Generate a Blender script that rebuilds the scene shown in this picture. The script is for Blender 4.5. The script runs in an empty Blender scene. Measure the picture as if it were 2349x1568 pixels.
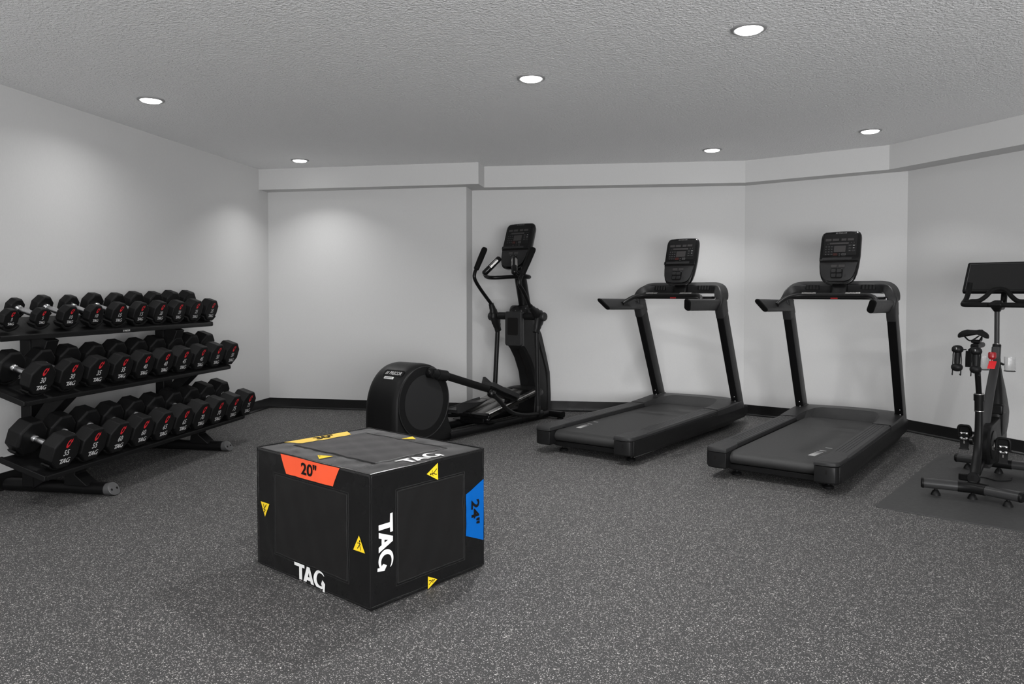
import bpy, bmesh, math, random
from mathutils import Vector, Matrix

# ---------------------------------------------------------------- scene, camera, light
scene = bpy.context.scene
COL = scene.collection
rad = math.radians
H_CAM = 1.166
cam_data = bpy.data.cameras.new('camera')
cam = bpy.data.objects.new('camera', cam_data)
COL.objects.link(cam)
cam_data.sensor_fit = 'HORIZONTAL'
cam_data.sensor_width = 36.0
F_PX = 1718.0
cam_data.lens = 36.0 * F_PX / 2349.0
PITCH = rad(1.5)
YAW = rad(9.46)
HORIZON = 674.0
cam_data.shift_x = 0.0
cam_data.shift_y = (HORIZON + F_PX * math.tan(PITCH) - 784.0) / 2349.0
cam.location = (0, 0, H_CAM)
cam.rotation_euler = (rad(90) - PITCH, 0, YAW)
cam_data.clip_start = 0.05
scene.camera = cam

world = bpy.data.worlds.new('world')
scene.world = world
world.use_nodes = True
world.node_tree.nodes['Background'].inputs[0].default_value = (0.99, 0.99, 1, 1)
world.node_tree.nodes['Background'].inputs[1].default_value = 17.5

scene.view_settings.view_transform = 'Standard'
scene.view_settings.look = 'None'
scene.view_settings.exposure = -0.08
scene.view_settings.gamma = 1.0
LAMP_POWER = 1.0

CEIL = 2.41
SOF = 2.205

# ---------------------------------------------------------------- materials
def mat(name, col, rough=0.5, metal=0.0, spec=0.5, nscale=0.0, namt=0.0, bump=0.0, bscale=200.0, trans=0.0, emit=None, estr=0.0, coat=0.0, sheen=0.0):
    m = bpy.data.materials.new(name)
    m.use_nodes = True
    nt = m.node_tree
    b = nt.nodes['Principled BSDF']
    c = col if len(col) == 4 else (*col, 1)
    b.inputs['Base Color'].default_value = c
    b.inputs['Roughness'].default_value = rough
    b.inputs['Metallic'].default_value = metal
    b.inputs['Specular IOR Level'].default_value = spec
    if coat:
        b.inputs['Coat Weight'].default_value = coat
        b.inputs['Coat Roughness'].default_value = 0.1
    if sheen:
        b.inputs['Sheen Weight'].default_value = sheen
        b.inputs['Sheen Roughness'].default_value = 0.22
        b.inputs['Sheen Tint'].default_value = (0.55, 0.53, 0.53, 1)
    if trans:
        b.inputs['Transmission Weight'].default_value = trans
    if emit:
        b.inputs['Emission Color'].default_value = (*emit, 1)
        b.inputs['Emission Strength'].default_value = estr
    if namt or bump:
        tc = nt.nodes.new('ShaderNodeTexCoord')
    if namt:
        n = nt.nodes.new('ShaderNodeTexNoise')
        n.inputs['Scale'].default_value = nscale
        n.inputs['Detail'].default_value = 3
        nt.links.new(tc.outputs['Object'], n.inputs['Vector'])
        mr = nt.nodes.new('ShaderNodeMapRange')
        mr.inputs['To Min'].default_value = max(0.02, rough - namt)
        mr.inputs['To Max'].default_value = min(1.0, rough + namt)
        nt.links.new(n.outputs['Fac'], mr.inputs['Value'])
        nt.links.new(mr.outputs['Result'], b.inputs['Roughness'])
    if bump:
        n2 = nt.nodes.new('ShaderNodeTexNoise')
        n2.inputs['Scale'].default_value = bscale
        n2.inputs['Detail'].default_value = 2
        nt.links.new(tc.outputs['Object'], n2.inputs['Vector'])
        bp = nt.nodes.new('ShaderNodeBump')
        bp.inputs['Strength'].default_value = bump
        bp.inputs['Distance'].default_value = 0.002
        nt.links.new(n2.outputs['Fac'], bp.inputs['Height'])
        nt.links.new(bp.outputs['Normal'], b.inputs['Normal'])
    return m

def floor_material():
    m = bpy.data.materials.new('speckled_rubber_floor')
    m.use_nodes = True
    nt = m.node_tree
    N, L = nt.nodes, nt.links
    b = N['Principled BSDF']
    tc = N.new('ShaderNodeTexCoord')
    def layer(scale, thr_lo, thr_hi, offs, warp):
        mp = N.new('ShaderNodeMapping')
        mp.inputs['Location'].default_value = (offs, offs * 1.7, 0)
        mp.inputs['Rotation'].default_value = (0, 0, offs)
        L.new(tc.outputs['Object'], mp.inputs['Vector'])
        nz = N.new('ShaderNodeTexNoise'); nz.noise_dimensions = '2D'
        nz.inputs['Scale'].default_value = scale * 1.6
        nz.inputs['Detail'].default_value = 1
        L.new(mp.outputs['Vector'], nz.inputs['Vector'])
        sub = N.new('ShaderNodeVectorMath'); sub.operation = 'SUBTRACT'
        sub.inputs[1].default_value = (0.5, 0.5, 0.5)
        L.new(nz.outputs['Color'], sub.inputs[0])
        sc = N.new('ShaderNodeVectorMath'); sc.operation = 'SCALE'
        sc.inputs['Scale'].default_value = warp / scale
        L.new(sub.outputs['Vector'], sc.inputs[0])
        ad = N.new('ShaderNodeVectorMath'); ad.operation = 'ADD'
        L.new(mp.outputs['Vector'], ad.inputs[0]); L.new(sc.outputs['Vector'], ad.inputs[1])
        vo = N.new('ShaderNodeTexVoronoi'); vo.voronoi_dimensions = '2D'
        vo.inputs['Scale'].default_value = scale
        L.new(ad.outputs['Vector'], vo.inputs['Vector'])
        sx = N.new('ShaderNodeSeparateColor')
        L.new(vo.outputs['Color'], sx.inputs['Color'])
        thr = N.new('ShaderNodeMapRange')
        thr.inputs['From Min'].default_value = thr_lo
        thr.inputs['From Max'].default_value = 1.0
        thr.inputs['To Min'].default_value = 0.0
        thr.inputs['To Max'].default_value = thr_hi
        L.new(sx.outputs[0], thr.inputs['Value'])
        lt = N.new('ShaderNodeMath'); lt.operation = 'SUBTRACT'
        L.new(thr.outputs['Result'], lt.inputs[0]); L.new(vo.outputs['Distance'], lt.inputs[1])
        st = N.new('ShaderNodeMapRange')
        st.inputs['From Min'].default_value = 0.0
        st.inputs['From Max'].default_value = 0.06
        L.new(lt.outputs['Value'], st.inputs['Value'])
        br = N.new('ShaderNodeMapRange')
        br.inputs['To Min'].default_value = 0.45; br.inputs['To Max'].default_value = 1.0
        L.new(sx.outputs[1], br.inputs['Value'])
        mu = N.new('ShaderNodeMath'); mu.operation = 'MULTIPLY'
        L.new(st.outputs['Result'], mu.inputs[0]); L.new(br.outputs['Result'], mu.inputs[1])
        return mu.outputs['Value']
    a = layer(215.0, 0.75, 0.54, 0.0, 0.9)
    c = layer(340.0, 0.74, 0.52, 1.3, 0.9)
    mx = N.new('ShaderNodeMath'); mx.operation = 'MAXIMUM'
    c2 = N.new('ShaderNodeMath'); c2.operation = 'MULTIPLY'; c2.inputs[1].default_value = 0.8
    L.new(c, c2.inputs[0])
    L.new(a, mx.inputs[0]); L.new(c2.outputs[0], mx.inputs[1])
    big = N.new('ShaderNodeTexNoise'); big.inputs['Scale'].default_value = 30
    big.inputs['Detail'].default_value = 4
    L.new(tc.outputs['Object'], big.inputs['Vector'])
    base = N.new('ShaderNodeMix'); base.data_type = 'RGBA'
    base.inputs[6].default_value = (0.040, 0.0396, 0.040, 1)
    base.inputs[7].default_value = (0.049, 0.0485, 0.0485, 1)
    L.new(big.outputs['Fac'], base.inputs[0])
    mix = N.new('ShaderNodeMix'); mix.data_type = 'RGBA'
    mix.inputs[7].default_value = (0.66, 0.64, 0.62, 1)
    L.new(mx.outputs[0], mix.inputs[0])
    L.new(base.outputs[2], mix.inputs[6])
    L.new(mix.outputs[2], b.inputs['Base Color'])
    b.inputs['Roughness'].default_value = 0.72
    b.inputs['Specular IOR Level'].default_value = 0.35
    return m

def ceiling_material():
    m = bpy.data.materials.new('textured_ceiling_paint')
    m.use_nodes = True
    nt = m.node_tree
    N, L = nt.nodes, nt.links
    b = N['Principled BSDF']
    tc = N.new('ShaderNodeTexCoord')
    n = N.new('ShaderNodeTexNoise'); n.inputs['Scale'].default_value = 74; n.inputs['Detail'].default_value = 3
    n.inputs['Roughness'].default_value = 0.55
    L.new(tc.outputs['Object'], n.inputs['Vector'])
    rp = N.new('ShaderNodeMapRange')
    rp.inputs['From Min'].default_value = 0.36; rp.inputs['From Max'].default_value = 0.66
    L.new(n.outputs['Fac'], rp.inputs['Value'])
    bp = N.new('ShaderNodeBump'); bp.inputs['Strength'].default_value = 0.9
    bp.inputs['Distance'].default_value = 0.006
    L.new(rp.outputs['Result'], bp.inputs['Height'])
    L.new(bp.outputs['Normal'], b.inputs['Normal'])
    b.inputs['Base Color'].default_value = (0.91, 0.91, 0.91, 1)
    b.inputs['Roughness'].default_value = 0.9
    b.inputs['Specular IOR Level'].default_value = 0.2
    return m

def wall_material():
    m = bpy.data.materials.new('woven_grey_wallcovering')
    m.use_nodes = True
    nt = m.node_tree
    N, L = nt.nodes, nt.links
    b = N['Principled BSDF']
    tc = N.new('ShaderNodeTexCoord')
    mp = N.new('ShaderNodeMapping'); mp.inputs['Scale'].default_value = (520, 520, 70)
    L.new(tc.outputs['Object'], mp.inputs['Vector'])
    n = N.new('ShaderNodeTexNoise'); n.inputs['Scale'].default_value = 1.0; n.inputs['Detail'].default_value = 3
    L.new(mp.outputs['Vector'], n.inputs['Vector'])
    mx = N.new('ShaderNodeMix'); mx.data_type = 'RGBA'
    mx.inputs[6].default_value = (0.545, 0.544, 0.541, 1)
    mx.inputs[7].default_value = (0.622, 0.621, 0.618, 1)
    L.new(n.outputs['Fac'], mx.inputs[0])
    L.new(mx.outputs[2], b.inputs['Base Color'])
    bp = N.new('ShaderNodeBump'); bp.inputs['Strength'].default_value = 0.12
    bp.inputs['Distance'].default_value = 0.001
    L.new(n.outputs['Fac'], bp.inputs['Height'])
    L.new(bp.outputs['Normal'], b.inputs['Normal'])
    b.inputs['Roughness'].default_value = 0.75
    b.inputs['Specular IOR Level'].default_value = 0.3
    return m

M = {}
M['floor'] = floor_material()
M['ceiling'] = ceiling_material()
M['wall'] = wall_material()
M['cove'] = mat('black_vinyl_cove_base', (0.0080, 0.0080, 0.0082), 0.30, namt=0.08, nscale=6)
M['rubber'] = mat('black_urethane', (0.0060, 0.0060, 0.0062), 0.5, spec=0.17, nscale=30, namt=0.08, bump=0.05, bscale=500)
M['steel'] = mat('brushed_steel', (0.56, 0.56, 0.57), 0.30, metal=1.0, nscale=120, namt=0.08, bump=0.15, bscale=900)
M['chrome'] = mat('chrome', (0.72, 0.72, 0.73), 0.14, metal=1.0, nscale=40, namt=0.03)
M['blacksteel'] = mat('black_powder_coat', (0.0045, 0.0045, 0.0047), 0.45, spec=0.18, nscale=60, namt=0.08, bump=0.06, bscale=700)
M['saddle'] = mat('black_saddle_plastic', (0.0060, 0.0060, 0.0061), 0.42, spec=0.2, nscale=40, namt=0.06)
M['white'] = mat('white_print', (0.78, 0.78, 0.77), 0.55, nscale=30, namt=0.05)
M['greyprint'] = mat('pale_grey_print', (0.50, 0.50, 0.50), 0.5, nscale=30, namt=0.05)
M['keyprint'] = mat('dim_key_print', (0.14, 0.14, 0.14), 0.5, nscale=30, namt=0.05)
M['redprint'] = mat('red_print', (0.62, 0.015, 0.025), 0.5, nscale=30, namt=0.05)
M['vinyl'] = mat('black_vinyl', (0.006, 0.006, 0.0062), 0.27, spec=0.36, nscale=8, namt=0.05, bump=0.04, bscale=60, sheen=0.42)
M['mesh'] = mat('black_textile', (0.0085, 0.0082, 0.0082), 0.45, spec=0.25, nscale=80, namt=0.06, bump=0.25, bscale=1400, sheen=0.48)
M['stitch'] = mat('black_stitched_seam', (0.008, 0.008, 0.008), 0.5, nscale=60, namt=0.05)
M['orange'] = mat('orange_vinyl', (0.92, 0.105, 0.035), 0.45, nscale=10, namt=0.05)
M['yellow'] = mat('yellow_vinyl', (0.92, 0.62, 0.10), 0.45, nscale=10, namt=0.05)
M['signyellow'] = mat('yellow_sign_print', (0.90, 0.62, 0.02), 0.45, nscale=10, namt=0.05)
M['blue'] = mat('blue_vinyl', (0.0, 0.105, 0.42), 0.5, spec=0.2, nscale=10, namt=0.05)
M['blackprint'] = mat('black_print', (0.008, 0.0075, 0.0075), 0.6, spec=0.1, nscale=30, namt=0.05)
M['plastic'] = mat('charcoal_plastic', (0.0085, 0.0085, 0.0087), 0.42, spec=0.2, nscale=50, namt=0.05, bump=0.05, bscale=900)
M['plasticgrey'] = mat('dark_grey_plastic', (0.0215, 0.0215, 0.022), 0.44, spec=0.25, nscale=50, namt=0.05, bump=0.06, bscale=900)
M['upright'] = mat('satin_black_paint', (0.0050, 0.0050, 0.0052), 0.36, spec=0.2, nscale=40, namt=0.05)
M['belt'] = mat('running_belt_rubber', (0.0180, 0.0180, 0.0180), 0.55, nscale=90, namt=0.06, bump=0.35, bscale=700)
M['gloss'] = mat('gloss_black_panel', (0.0050, 0.0050, 0.0052), 0.22, spec=0.3, nscale=10, namt=0.03)
M['screen'] = mat('black_glass', (0.010, 0.010, 0.0102), 0.12, nscale=4, namt=0.02)
M['lcd'] = mat('unlit_display', (0.034, 0.032, 0.032), 0.35, nscale=10, namt=0.03)
M['foam'] = mat('black_foam_grip', (0.0055, 0.0055, 0.0055), 0.7, spec=0.12, nscale=60, namt=0.06, bump=0.2, bscale=900)
M['silver'] = mat('silver_aluminium', (0.50, 0.49, 0.48), 0.28, metal=1.0, nscale=20, namt=0.06)
M['rampdark'] = mat('dark_anodised_metal', (0.19, 0.186, 0.18), 0.25, metal=1.0, nscale=20, namt=0.05)
M['mat'] = mat('black_exercise_mat', (0.034, 0.034, 0.0342), 0.6, nscale=40, namt=0.06, bump=0.3, bscale=500)
M['bike'] = mat('matte_black_frame', (0.0055, 0.0055, 0.0056), 0.40, spec=0.14, nscale=40, namt=0.05)
M['bikegrey'] = mat('graphite_frame', (0.030, 0.030, 0.0305), 0.36, spec=0.22, nscale=40, namt=0.05)
M['capgrey'] = mat('grey_cap_plastic', (0.065, 0.065, 0.066), 0.4, nscale=20, namt=0.05)
M['redknob'] = mat('dark_red_plastic', (0.27, 0.008, 0.012), 0.3, nscale=20, namt=0.05)
M['red'] = mat('red_plastic', (0.55, 0.012, 0.016), 0.35, nscale=20, namt=0.05)
M['clear'] = mat('frosted_clear_plastic', (0.95, 0.95, 0.95), 0.12, trans=0.96, nscale=20, namt=0.05)
M['lightwhite'] = mat('shaded_white_trim', (0.27, 0.27, 0.27), 0.4, nscale=20, namt=0.05)  # white trim rings, greyed in the colour for their unlit look
M['lens'] = mat('lit_led_lens', (0.9, 0.9, 0.9), 0.4, emit=(1, 1, 0.99), estr=12.0)
M['frame'] = mat('added_opening_frame', (0.03, 0.03, 0.03), 0.4, nscale=20, namt=0.05)  # frame of the added, unseen rear opening
M['glass'] = mat('clear_glass', (1, 1, 1), 0.0, trans=1.0)

# ---------------------------------------------------------------- mesh helpers
class G:
    def __init__(self):
        self.bm = bmesh.new()
    def add(self, verts, faces):
        vs = [self.bm.verts.new(v) for v in verts]
        for f in faces:
            try:
                self.bm.faces.new([vs[i] for i in f])
            except ValueError:
                pass
        return vs
    def box(self, c, s, R=None):
        c = Vector(c)
        pts = []
        for x in (-.5, .5):
            for y in (-.5, .5):
                for z in (-.5, .5):
                    p = Vector((x * s[0], y * s[1], z * s[2]))
                    if R is not None:
                        p = R @ p
                    pts.append(c + p)
        self.add(pts, [(0, 1, 3, 2), (4, 6, 7, 5), (0, 4, 5, 1), (2, 3, 7, 6), (0, 2, 6, 4), (1, 5, 7, 3)])
        return self
    def loft(self, rings, cap=True, closed=True):
        n = len(rings[0])
        verts = [p for r in rings for p in r]
        faces = []
        for i in range(len(rings) - 1):
            for j in range(n if closed else n - 1):
                k = (j + 1) % n
                faces.append((i * n + j, i * n + k, (i + 1) * n + k, (i + 1) * n + j))
        if cap:
            faces.append(tuple(range(n)))
            faces.append(tuple(range((len(rings) - 1) * n, len(rings) * n)))
        self.add(verts, faces)
        return self
    def prism(self, poly, fn, t0, t1):
        return self.loft([[fn(a, b, t0) for a, b in poly], [fn(a, b, t1) for a, b in poly]])
    def frames(self, pts, up=None):
        pts = [Vector(p) for p in pts]
        n = len(pts)
        T = []
        for i in range(n):
            a = pts[max(0, i - 1)]; b = pts[min(n - 1, i + 1)]
            t = (b - a)
            T.append(t.normalized())
        if up is None:
            up = Vector((0, 0, 1)) if abs(T[0].z) < 0.9 else Vector((1, 0, 0))
        up = Vector(up)
        out = []
        u = (up - T[0] * up.dot(T[0])).normalized()
        for i in range(n):
            u = (u - T[i] * u.dot(T[i])).normalized()
            out.append((pts[i], T[i], u, T[i].cross(u)))
        return out
    def tube(self, pts, r, seg=12, cap=True, up=None):
        fr = self.frames(pts, up)
        n = len(fr)
        rings = []
        for i, (p, t, u, w) in enumerate(fr):
            rr = r[min(i, len(r) - 1)] if isinstance(r, list) else r
            if isinstance(rr, (list, tuple)):
                ra, rb = rr
            else:
                ra = rb = rr
            rings.append([p + u * (ra * math.cos(2 * math.pi * k / seg)) + w * (rb * math.sin(2 * math.pi * k / seg)) for k in range(seg)])
        return self.loft(rings, cap)
    def sweep(self, pts, section, up=None, scales=None):
        fr = self.frames(pts, up)
        rings = []
        for i, (p, t, u, w) in enumerate(fr):
            s = scales[i] if scales else (1, 1)
            rings.append([p + u * (a * s[0]) + w * (b * s[1]) for a, b in section])
        return self.loft(rings)
    def lathe(self, prof, o, axis, seg=24):
        o = Vector(o); ax = Vector(axis).normalized()
        ref = Vector((0, 0, 1)) if abs(ax.z) < 0.9 else Vector((1, 0, 0))
        u = (ref - ax * ref.dot(ax)).normalized(); w = ax.cross(u)
        rings = []
        for r, h in prof:
            r = max(r, 1e-4)
            rings.append([o + ax * h + u * (r * math.cos(2 * math.pi * k / seg)) + w * (r * math.sin(2 * math.pi * k / seg)) for k in range(seg)])
        return self.loft(rings)
    def poly(self, pts):
        self.add([Vector(p) for p in pts], [tuple(range(len(pts)))])
        return self
    def done(self, name, m, parent=None, bevel=0.0, seg=2, ang=38, smooth=True, recalc=True):
        bm = self.bm
        if recalc:
            bmesh.ops.recalc_face_normals(bm, faces=bm.faces[:])
        me = bpy.data.meshes.new(name)
        for f in bm.faces:
            f.smooth = smooth
        a = rad(ang)
        for e in bm.edges:
            if len(e.link_faces) == 2:
                e.smooth = e.calc_face_angle(0.0) < a
        bm.to_mesh(me); bm.free()
        me.materials.append(m if not isinstance(m, str) else M[m])
        o = bpy.data.objects.new(name, me)
        COL.objects.link(o)
        if parent is not None:
            o.parent = parent
        if bevel:
            md = o.modifiers.new('bevel', 'BEVEL')
            md.width = bevel; md.segments = seg; md.limit_method = 'ANGLE'; md.angle_limit = rad(30)
            md.harden_normals = False
            for p in me.polygons:
                p.use_smooth = True
        return o

def rrect(w, h, r, n=4):
    """rounded rectangle centred on the origin"""
    r = min(r, w / 2 - 1e-5, h / 2 - 1e-5)
    out = []
    for cx, cy, a0 in ((w / 2 - r, h / 2 - r, 0), (-w / 2 + r, h / 2 - r, 90), (-w / 2 + r, -h / 2 + r, 180), (w / 2 - r, -h / 2 + r, 270)):
        for k in range(n + 1):
            a = rad(a0 + 90 * k / n)
            out.append((cx + r * math.cos(a), cy + r * math.sin(a)))
    return out

def smooth_path(pts, n=6):
    """Catmull-Rom through the points"""
    P = [Vector(p) for p in pts]
    P = [P[0] * 2 - P[1]] + P + [P[-1] * 2 - P[-2]]
    out = []
    for i in range(1, len(P) - 2):
        p0, p1, p2, p3 = P[i - 1], P[i], P[i + 1], P[i + 2]
        for k in range(n):
            t = k / n
            out.append(0.5 * ((2 * p1) + (p2 - p0) * t + (2 * p0 - 5 * p1 + 4 * p2 - p3) * t * t + (3 * p1 - p0 - 3 * p2 + p3) * t ** 3))
    out.append(P[-2])
    return out

def thing(name, label, cat, loc=(0, 0, 0), rotz=0.0, group=None):
    o = bpy.data.objects.new(name, None)
    o.empty_display_size = 0.1
    COL.objects.link(o)
    o.location = loc
    o.rotation_euler = (0, 0, rotz)
    return tag(o, label, cat, group)

def tag(o, label, cat, group=None):
    o['label'] = label
    o['category'] = cat
    if group:
        o['group'] = group
    return o

def struct(o):
    o['kind'] = 'structure'
    return o

_font_cache = {}
def text_faces(s, size=1.0, shear=0.0, bold=0.0, space=1.0):
    """flat glyph polygons of a word, centred on the origin: (verts2d, faces, width)"""
    key = (s, size, shear, bold, space)
    if key in _font_cache:
        return _font_cache[key]
    cu = bpy.data.curves.new('t', 'FONT')
    cu.body = s; cu.size = size; cu.shear = shear; cu.offset = bold; cu.space_character = space
    cu.resolution_u = 4
    cu.align_x = 'CENTER'; cu.align_y = 'CENTER'
    o = bpy.data.objects.new('t', cu)
    COL.objects.link(o)
    dg = bpy.context.evaluated_depsgraph_get()
    me = bpy.data.meshes.new_from_object(o.evaluated_get(dg))
    vs = [(v.co.x, v.co.y) for v in me.vertices]
    fs = [tuple(p.vertices) for p in me.polygons]
    bpy.data.objects.remove(o); bpy.data.curves.remove(cu); bpy.data.meshes.remove(me)
    xs = [v[0] for v in vs]; ys = [v[1] for v in vs]
    cx, cy = (min(xs) + max(xs)) / 2, (min(ys) + max(ys)) / 2
    vs = [(x - cx, y - cy) for x, y in vs]
    r = (vs, fs, max(xs) - min(xs), max(ys) - min(ys))
    _font_cache[key] = r
    return r

def put_text(g, s, width, height, fn, shear=0.0, bold=0.0, space=1.0):
    """letters stretched into width x height, mapped through fn(a, b)"""
    vs, fs, w, h = text_faces(s, 1.0, shear, bold, space)
    g.add([fn(x * width / w, y * height / h) for x, y in vs], fs)

def logo_word_polys(shear=0.0):
    """the three letters T A G with the G's tail drawn as an arrow; unit height, about 2 wide"""
    P = []
    P.append([(0.0, 1.0), (0.0, 0.81), (0.39, 0.81), (0.62, 0.81), (0.82, 0.81), (0.82, 1.0)])
    P.append([(0.39, 0.81), (0.39, 0.0), (0.62, 0.0), (0.62, 0.81)])
    P.append([(0.71, 0.0), (0.95, 0.0), (1.016, 0.20), (1.083, 0.40), (1.14, 0.66), (1.14, 1.0), (1.03, 1.0)])
    P.append([(1.60, 0.0), (1.25, 1.0), (1.14, 1.0), (1.14, 0.66), (1.215, 0.40), (1.285, 0.20), (1.355, 0.0)])
    P.append([(1.016, 0.20), (1.285, 0.20), (1.215, 0.40), (1.083, 0.40)])
    cx, cy = 2.00, 0.52
    n = 24
    a0, a1 = 36, 304
    for k in range(n):
        q = []
        for kk, inner in ((k, 0), (k + 1, 0), (k + 1, 1), (k, 1)):
            f = kk / n
            a = rad(a0 + (a1 - a0) * f)
            th = 0.02 + 0.22 * math.sin(math.pi * (0.02 + 0.80 * f)) if inner else 0
            r = 1.0 - th / 0.5
            q.append((cx + 0.46 * r * math.cos(a), cy + 0.53 * (r + 0.06 * (1 - r)) * math.sin(a)))
        P.append(q)
    P.append([(2.13, 0.33), (2.25, 0.58), (2.45, 0.40), (2.39, -0.10), (2.25, -0.08), (2.255, 0.085)])
    out = []
    for q in P:
        out.append([(x - 1.2 + shear * (y - 0.5), y - 0.5) for x, y in q])
    return out
LOGO_UPRIGHT = logo_word_polys(0.0)
LOGO_SLANT = logo_word_polys(0.22)

def put_logo(g, width, fn, polys=LOGO_UPRIGHT, hs=1.0):
    k = width / 2.44
    for q in polys:
        g.add([fn(x * k, y * k * hs) for x, y in q], [tuple(range(len(q)))])

def swirl_polys():
    """open ring with an arrow tip, leaning right"""
    P = []
    n = 24
    a0, a1 = 75, 395
    for k in range(n):
        q = []
        for kk, inner in ((k, 0), (k + 1, 0), (k + 1, 1), (k, 1)):
            f = kk / n
            a = rad(a0 + (a1 - a0) * f)
            th = 0.05 + 0.26 * math.sin(math.pi * (0.12 + 0.80 * f))
            r = 0.5 - (th if inner else 0)
            x, y = r * 0.78 * math.cos(a), r * 1.08 * math.sin(a)
            q.append((x + 0.34 * y, y))
        P.append(q)
    P.append([(0.18, 0.22), (0.62, 0.10), (0.60, 0.60)])
    return P
SWIRL = swirl_polys()

# ---------------------------------------------------------------- room shell
A0 = (-3.73, 7.18); A1 = (-1.637, 7.13)
B0 = (-1.637, 7.385); B1 = (1.022, 7.49)
C1 = (2.26, 6.83); D1 = (3.90, 4.055)
REAR = -2.6
XR = 3.90

def wall_panel(name, p, q, z0, z1, t=0.12):
    """wall slab whose room face runs from p to q, its thickness on the left of p->q"""
    p = Vector((*p, 0)); q = Vector((*q, 0))
    d = (q - p).normalized()
    n = Vector((-d.y, d.x, 0)) * t
    g = G()
    g.loft([[Vector((a.x, a.y, z)) for a in (p, q, q + n, p + n)] for z in (z0, z1)])
    return struct(g.done(name, 'wall', smooth=False))

g = G()
g.loft([[(-3.9, REAR - .2, -0.1), (XR + .2, REAR - .2, -0.1), (XR + .2, 7.8, -0.1), (-3.9, 7.8, -0.1)],
        [(-3.9, REAR - .2, 0), (XR + .2, REAR - .2, 0), (XR + .2, 7.8, 0), (-3.9, 7.8, 0)]])
struct(g.done('floor', 'floor', smooth=False))
g = G()
g.loft([[(-3.9, REAR - .2, CEIL), (XR + .2, REAR - .2, CEIL), (XR + .2, 7.8, CEIL), (-3.9, 7.8, CEIL)],
        [(-3.9, REAR - .2, CEIL + .1), (XR + .2, REAR - .2, CEIL + .1), (XR + .2, 7.8, CEIL + .1), (-3.9, 7.8, CEIL + .1)]])
struct(g.done('ceiling', 'ceiling', smooth=False))
wall_panel('wall_left', (-3.73, REAR), A0, 0, CEIL)
wall_panel('wall_back', A0, A1, 0, CEIL)
g = G()   # short return where the back wall steps back
g.box((-1.6385 - 0.05, 7.32, CEIL / 2), (0.10, 0.36, CEIL))
struct(g.done('wall_back_return', 'wall', smooth=False))
wall_panel('wall_back_recess', B0, B1, 0, CEIL)
wall_panel('wall_back_right', B1, C1, 0, CEIL)
wall_panel('wall_right', C1, D1, 0, CEIL)
wall_panel('wall_right_near', D1, (XR, REAR), 0, CEIL)
# unseen rear wall, with an opening added to let in fill light
WX0, WX1, WZ0, WZ1 = -0.7, 3.8, 0.0, 2.1
for nm, x0, x1, z0, z1 in (('wall_rear', -3.9, WX0, 0, CEIL), ('wall_rear_right', WX1, XR + .2, 0, CEIL), ('wall_rear_lintel', WX0, WX1, WZ1, CEIL)):
    g = G(); g.box(((x0 + x1) / 2, REAR - .06, (z0 + z1) / 2), (x1 - x0, .12, z1 - z0))
    struct(g.done(nm, 'wall', smooth=False))
g = G()
for k in range(5):
    x = WX0 + (WX1 - WX0) * k / 4
    g.box((min(max(x, WX0 + .03), WX1 - .03), REAR - .06, WZ1 / 2), (.06, .08, WZ1))
g.box(((WX0 + WX1) / 2, REAR - .06, .05), (WX1 - WX0, .08, .1))
g.box(((WX0 + WX1) / 2, REAR - .06, WZ1 - .03), (WX1 - WX0, .08, .06))
opening = struct(g.done('added_opening_1', 'frame', smooth=False))
pd = bpy.data.lights.new('fill_portal', 'AREA')  # guides the fill light in through the added opening
pd.shape = 'RECTANGLE'; pd.size = WX1 - WX0; pd.size_y = WZ1
pd.cycles.is_portal = True
po = bpy.data.objects.new('fill_portal', pd)
COL.objects.link(po)
po.location = ((WX0 + WX1) / 2, REAR - .12, WZ1 / 2)
po.rotation_euler = (rad(90), 0, 0)

# soffits (the dropped bulkhead round the back of the room)
def soffit(name, pts):
    g = G()
    g.loft([[(x, y, z) for x, y in pts] for z in (SOF, CEIL)])
    return struct(g.done(name, 'wall', smooth=False))
soffit('trim_1', [(-3.73, 6.995), (-1.48, 6.955), (-1.474, 7.198), (-1.50, 7.50), (-3.73, 7.30)])
soffit('trim_2', [(-1.474, 7.198), (0.994, 7.285), (1.06, 7.6), (-1.50, 7.6)])
soffit('trim_3', [(0.994, 7.285), (2.076, 6.72), (2.36, 6.95), (1.06, 7.6)])
soffit('trim_4', [(2.076, 6.72), (3.70, 3.93), (4.02, 4.1), (2.36, 6.95)])
soffit('trim_5', [(3.70, 3.93), (3.70, REAR), (4.02, REAR), (4.02, 4.1)])

def baseboard(name, p, q, ext0=0, ext1=0):
    """cove base: thin strip with a toe"""
    p = Vector((*p, 0)); q = Vector((*q, 0))
    d = (q - p).normalized(); n = Vector((d.y, -d.x, 0))
    prof = [(0, 0), (.022, 0), (.024, .004), (.013, .0075), (.0075, .016), (.006, .03), (.0055, .098), (.004, .101), (0, .101)]
    a, b = p - d * ext0, q + d * ext1
    g = G()
    g.loft([[a + n * s + Vector((0, 0, z)) for s, z in prof], [b + n * s + Vector((0, 0, z)) for s, z in prof]])
    return struct(g.done(name, 'cove', ang=20))
baseboard('baseboard_left', (-3.73, REAR), A0)
baseboard('baseboard_back', A0, A1, 0, .02)
baseboard('baseboard_back_return', (-1.637, 7.13), (-1.637, 7.385))
baseboard('baseboard_back_recess', B0, B1)
baseboard('baseboard_back_right', B1, C1)
baseboard('baseboard_right', C1, D1)

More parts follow.
